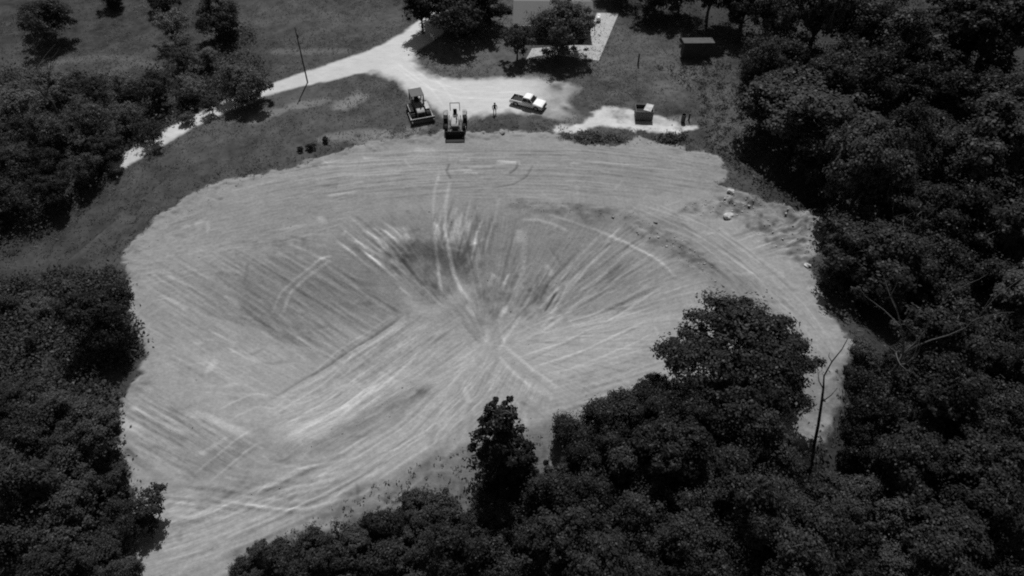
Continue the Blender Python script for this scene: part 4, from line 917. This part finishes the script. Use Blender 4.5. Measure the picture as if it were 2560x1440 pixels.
tractor(1139, 318, R(-88)).scale = (1.1, 1.1, 1.1)

# ------------------------------------------------------------------ person
def person(u, v, rz):
    p = spot(u, v); o = empty('person', p, rz, 'person in dark clothes standing on the drive beside the pickup', 'person')
    J = dict(pel=(0,0,.95), wa=(0,.01,1.1), ch=(0,.0,1.32), nk=(0,-.01,1.5), hd=(0,-.02,1.6), top=(0,-.02,1.74),
             hl=(.1,0,.9), kl=(.12,-.02,.5), al=(.13,.02,.09), tl=(.14,-.14,.04), hr=(-.1,0,.9), kr=(-.13,-.03,.5), ar=(-.15,.02,.09), tr=(-.17,-.14,.04),
             sl=(.19,0,1.42), el=(.27,.03,1.14), wl=(.27,-.06,.9), fl=(.27,-.09,.8), sr=(-.19,0,1.42), er=(-.27,.03,1.14), wr=(-.27,-.06,.9), fr=(-.27,-.09,.8))
    rad = dict(pel=.15, wa=.135, ch=.16, nk=.06, hd=.095, top=.075, hl=.095, kl=.062, al=.048, tl=.04, hr=.095, kr=.062, ar=.048, tr=.04, sl=.065, el=.045, wl=.034, fl=.035, sr=.065, er=.045, wr=.034, fr=.035)
    E = 'pel-wa wa-ch ch-nk nk-hd hd-top pel-hl hl-kl kl-al al-tl pel-hr hr-kr kr-ar ar-tr ch-sl sl-el el-wl wl-fl ch-sr sr-er er-wr wr-fr'.split()
    names = list(J); m = bpy.data.meshes.new('body'); m.from_pydata([J[k] for k in names], [tuple(names.index(q) for q in e.split('-')) for e in E], [])
    b = link('body', m, None, o); b.modifiers.new('skin', 'SKIN'); sub = b.modifiers.new('sub', 'SUBSURF'); sub.levels = sub.render_levels = 2
    for i, k in enumerate(names): m.skin_vertices[0].data[i].radius = (rad[k], rad[k]*(.75 if k in ('pel','wa','ch') else 1))
    m.skin_vertices[0].data[0].use_root = True
    bpy.context.view_layer.update()
    ev = b.evaluated_get(bpy.context.evaluated_depsgraph_get()); m2 = bpy.data.meshes.new_from_object(ev)
    b.modifiers.clear(); b.data = m2
    for mt in ('cloth', 'jeans', 'skin', 'hair'): m2.materials.append(M[mt])
    for f in m2.polygons:
        f.use_smooth = True; z = f.center[2]; x = abs(f.center[0])
        f.material_index = 2 if z > 1.5 else (1 if z < .95 and x < .24 else (2 if z < .9 else 0))
    hb = MB().cyl((0,-.01,1.68), (0,-.01,1.80), .118, .10, 14).build('cap', M['cloth'], o, bevel=.02)
    MB().box((0,-.14,1.69), (.17,.12,.015)).build('cap_brim', M['cloth'], hb)
    MB().box((0,-.125,1.61), (.025,.04,.045)).build('nose', M['skin'], b)
    for s in (-1, 1):
        for i in range(4):
            MB().tube([(s*.27, -.07-.012*i-.01, .79), (s*.268, -.08-.014*i, .74), (s*.262, -.085-.014*i, .70)], [.009,.0085,.007], 6).build('finger', M['skin'], b)
        MB().tube([(s*.255, -.1, .82), (s*.24, -.125, .79), (s*.235, -.13, .76)], [.011,.01,.008], 6).build('thumb', M['skin'], b)
        MB().box((s*.035,-.108,1.645), (.022,.012,.012)).build('eye', M['hair'], b)
    return o
person(1237, 284, R(10)).scale = (1.25, 1.15, 1.03)

# ------------------------------------------------------------------ house, drive slab, shed, poles, small things
def slab(name, pts, label, cat, mt, h=.05):
    P = W2(pts); z = max(gz(x, y) for x, y in P)+h; m = MB(); n = len(P)
    m.add([(x, y, z) for x, y in P]+[(x, y, z-1.0) for x, y in P], [tuple(range(n))]+[(i, (i+1) % n, n+(i+1) % n, n+i) for i in range(n)])
    o = m.build(name, M[mt]); o['kind'] = 'structure'; return tag(o, label, cat)
slab('concrete_drive', [(1497,152),(1547,34),(1492,34),(1470,95),(1455,112),(1330,122),(1316,148),(1345,140),(1400,138),(1460,148)], 'concrete apron beside and in front of the house', 'driveway', 'conc')
def house():
    a = at_z(1383, 64, 2.6); w, d = 12.4, 8.2; z0 = gz(a[0], a[1]+4)-.1
    o = empty('house', (a[0], a[1]+.5, z0), R(-1), 'low house with a grey shingled roof behind the shade trees', 'house')
    MB().box((0, d/2, 1.35), (w, d, 2.7)).build('wall', M['wall'], o)
    ov = .5; rh = 2.0; hw = w/2+ov; m = MB()
    for y0, y1, sg in ((-ov, d/2, 1), (d+ov, d/2, -1)):
        zE, zR = 2.62, 2.62+rh; t = .14
        m.add([(-hw,y0,zE),(hw,y0,zE),(hw,y1,zR),(-hw,y1,zR),(-hw,y0,zE+t),(hw,y0,zE+t),(hw,y1,zR+t),(-hw,y1,zR+t)], [(0,1,2,3),(4,5,6,7),(0,1,5,4),(1,2,6,5),(2,3,7,6),(3,0,4,7)])
    rf = m.build('roof', M['roof'], o)
    MB().box((2.8, d/2+1.2, 4.7), (.8,.6,1.6)).build('chimney', M['wall'], rf)
    MB().box((0,-ov-.03,2.68), (2*hw,.05,.2)).build('fascia', M['trim'], rf)
    gm = MB()
    for s in (-1, 1): gm.add([(s*w/2, 0, 2.7), (s*w/2, d, 2.7), (s*w/2, d/2, 4.45)], [(0,1,2)])
    gm.build('gable', M['wall'], o)
    for x in (-5, -2.4, 3.2, 5.4):
        wn = MB().box((x,-.03,1.55), (1.3,.06,1.25)).build('window', M['trim'], o)
        for q in (-.29, .29): MB().box((x+q,-.07,1.55), (.5,.03,1.1)).build('pane', M['glass'], wn)
    dr = MB().box((.6,-.04,1.05), (1.0,.08,2.1)).build('door', M['door'], o); MB().cyl((.95,-.08,1.0), (.95,-.15,1.0), .04, n=8).build('handle', M['steel'], dr)
    return o
house()
def shed():
    a = spot(1740, 146); o = empty('shed', a, R(1), 'dark open shed with a pale tin roof edge under the trees', 'shed')
    w, d = 4.5, 1.7
    MB().box((0,d,1.25), (w,.1,2.5)).build('back_wall', M['wood'], o)
    for s in (-1, 1): MB().prism([(0,0),(0,2.75),(d,2.45),(d,0)], s*w/2-.05, s*w/2+.05, 'x').build('side_wall', M['wood'], o)
    for i in range(12):
        MB().box((-w/2+.2+i*.373, 0, 1.38), (.355,.04,2.74)).build('board', M['wood'], o)
    MB().prism([(-.35,2.86),(-.35,2.92),(d+.3,2.56),(d+.3,2.5)], -w/2-.25, w/2+.25, 'x').build('roof', M['tin'], o)
    return o
shed()
def utility_pole():
    a = spot(769, 206); o = empty('utility_pole', a, 0, 'slender wooden utility pole standing beside the gravel road', 'utility pole')
    MB().tube([(0,0,-.3),(0,0,5),(0,0,9.2)], [.12,.10,.08], 10).build('post', M['pole'], o, smooth=True)
    MB().cyl((0,0,9.15), (0,0,9.35), .05, n=8).build('insulator', M['dark_metal'], o)
    MB().cyl((.16,0,7.6), (.16,0,8.2), .08, n=10).build('transformer', M['dark_metal'], o)
utility_pole()
def post(u, v, h, r, label, name='wooden_post', cat='post', mt='pole'):
    o = empty(name, spot(u, v), 0, label, cat); MB().tube([(0,0,-.2),(0,0,h*.5),(0,0,h)], [r,r*.95,r*.9], 9).build('shaft', M[mt], o); MB().cyl((0,0,h), (0,0,h+.05), r*1.15, n=9).build('cap', M[mt], o); return o
post(1595, 161, 1.9, .13, 'dark post standing in the grass beside the concrete apron')
post(1722, 300, 1.1, .13, 'short dark post at the end of the pale pad')
def drum(u, v, label):
    o = empty('drum', spot(u, v), 0, label, 'drum'); MB().cyl((0,0,0), (0,0,1.3), .32, n=20).build('barrel', M['dark_metal'], o)
    for z in (.02, .45, .88, 1.28): MB().cyl((0,0,z-.02), (0,0,z+.02), .34, n=20).build('hoop', M['bin'], o)
drum(1707, 305, 'tall dark drum at the end of the pale pad')
def container():
    a = spot(1609, 302); o = empty('container', a, R(-3), 'dark grey metal container on the pale pad with a pale board on top', 'container')
    w, d, h = 2.6, 1.9, 1.4
    MB().box((0,d/2,.12), (w-.2,d-.1,.2)).build('skid', M['dark_metal'], o)
    MB().box((0,0,h/2+.2), (w,.07,h)).box((0,d,h/2+.2), (w,.07,h)).box((-w/2+.04,d/2,h/2+.2), (.07,d-.08,h)).box((w/2-.04,d/2,h/2+.2), (.07,d-.08,h)).build('body', M['bin'], o)
    for i in range(7): MB().box((-w/2+.2+i*.366,-.055,h/2+.2), (.07,.05,h-.1)).build('rib', M['bin'], o)
    MB().box((0,d/2,h*.75), (w-.16,d-.16,.06)).build('fill', M['black'], o)
    b = MB().box((.62,d/2+.05,h+.27), (1.1,1.7,.05), rx=.06, rz=-.35).build('board', M['stone'], o)
container()
def tank():
    o = empty('propane_tank', spot(1496, 52), R(80), 'small white gas tank at the head of the concrete apron', 'tank')
    MB().tube([(-.95,0,.65),(-.85,0,.65),(-.6,0,.65),(.6,0,.65),(.85,0,.65),(.95,0,.65)], [.05,.26,.38,.38,.26,.05], 16).build('shell', M['white'], o, smooth=True)
    for x in (-.5, .5): MB().box((x,0,.15), (.1,.5,.35)).build('leg', M['dark_metal'], o)
    MB().cyl((0,0,1.0), (0,0,1.15), .12, n=12).build('valve_cover', M['white'], o)
tank()
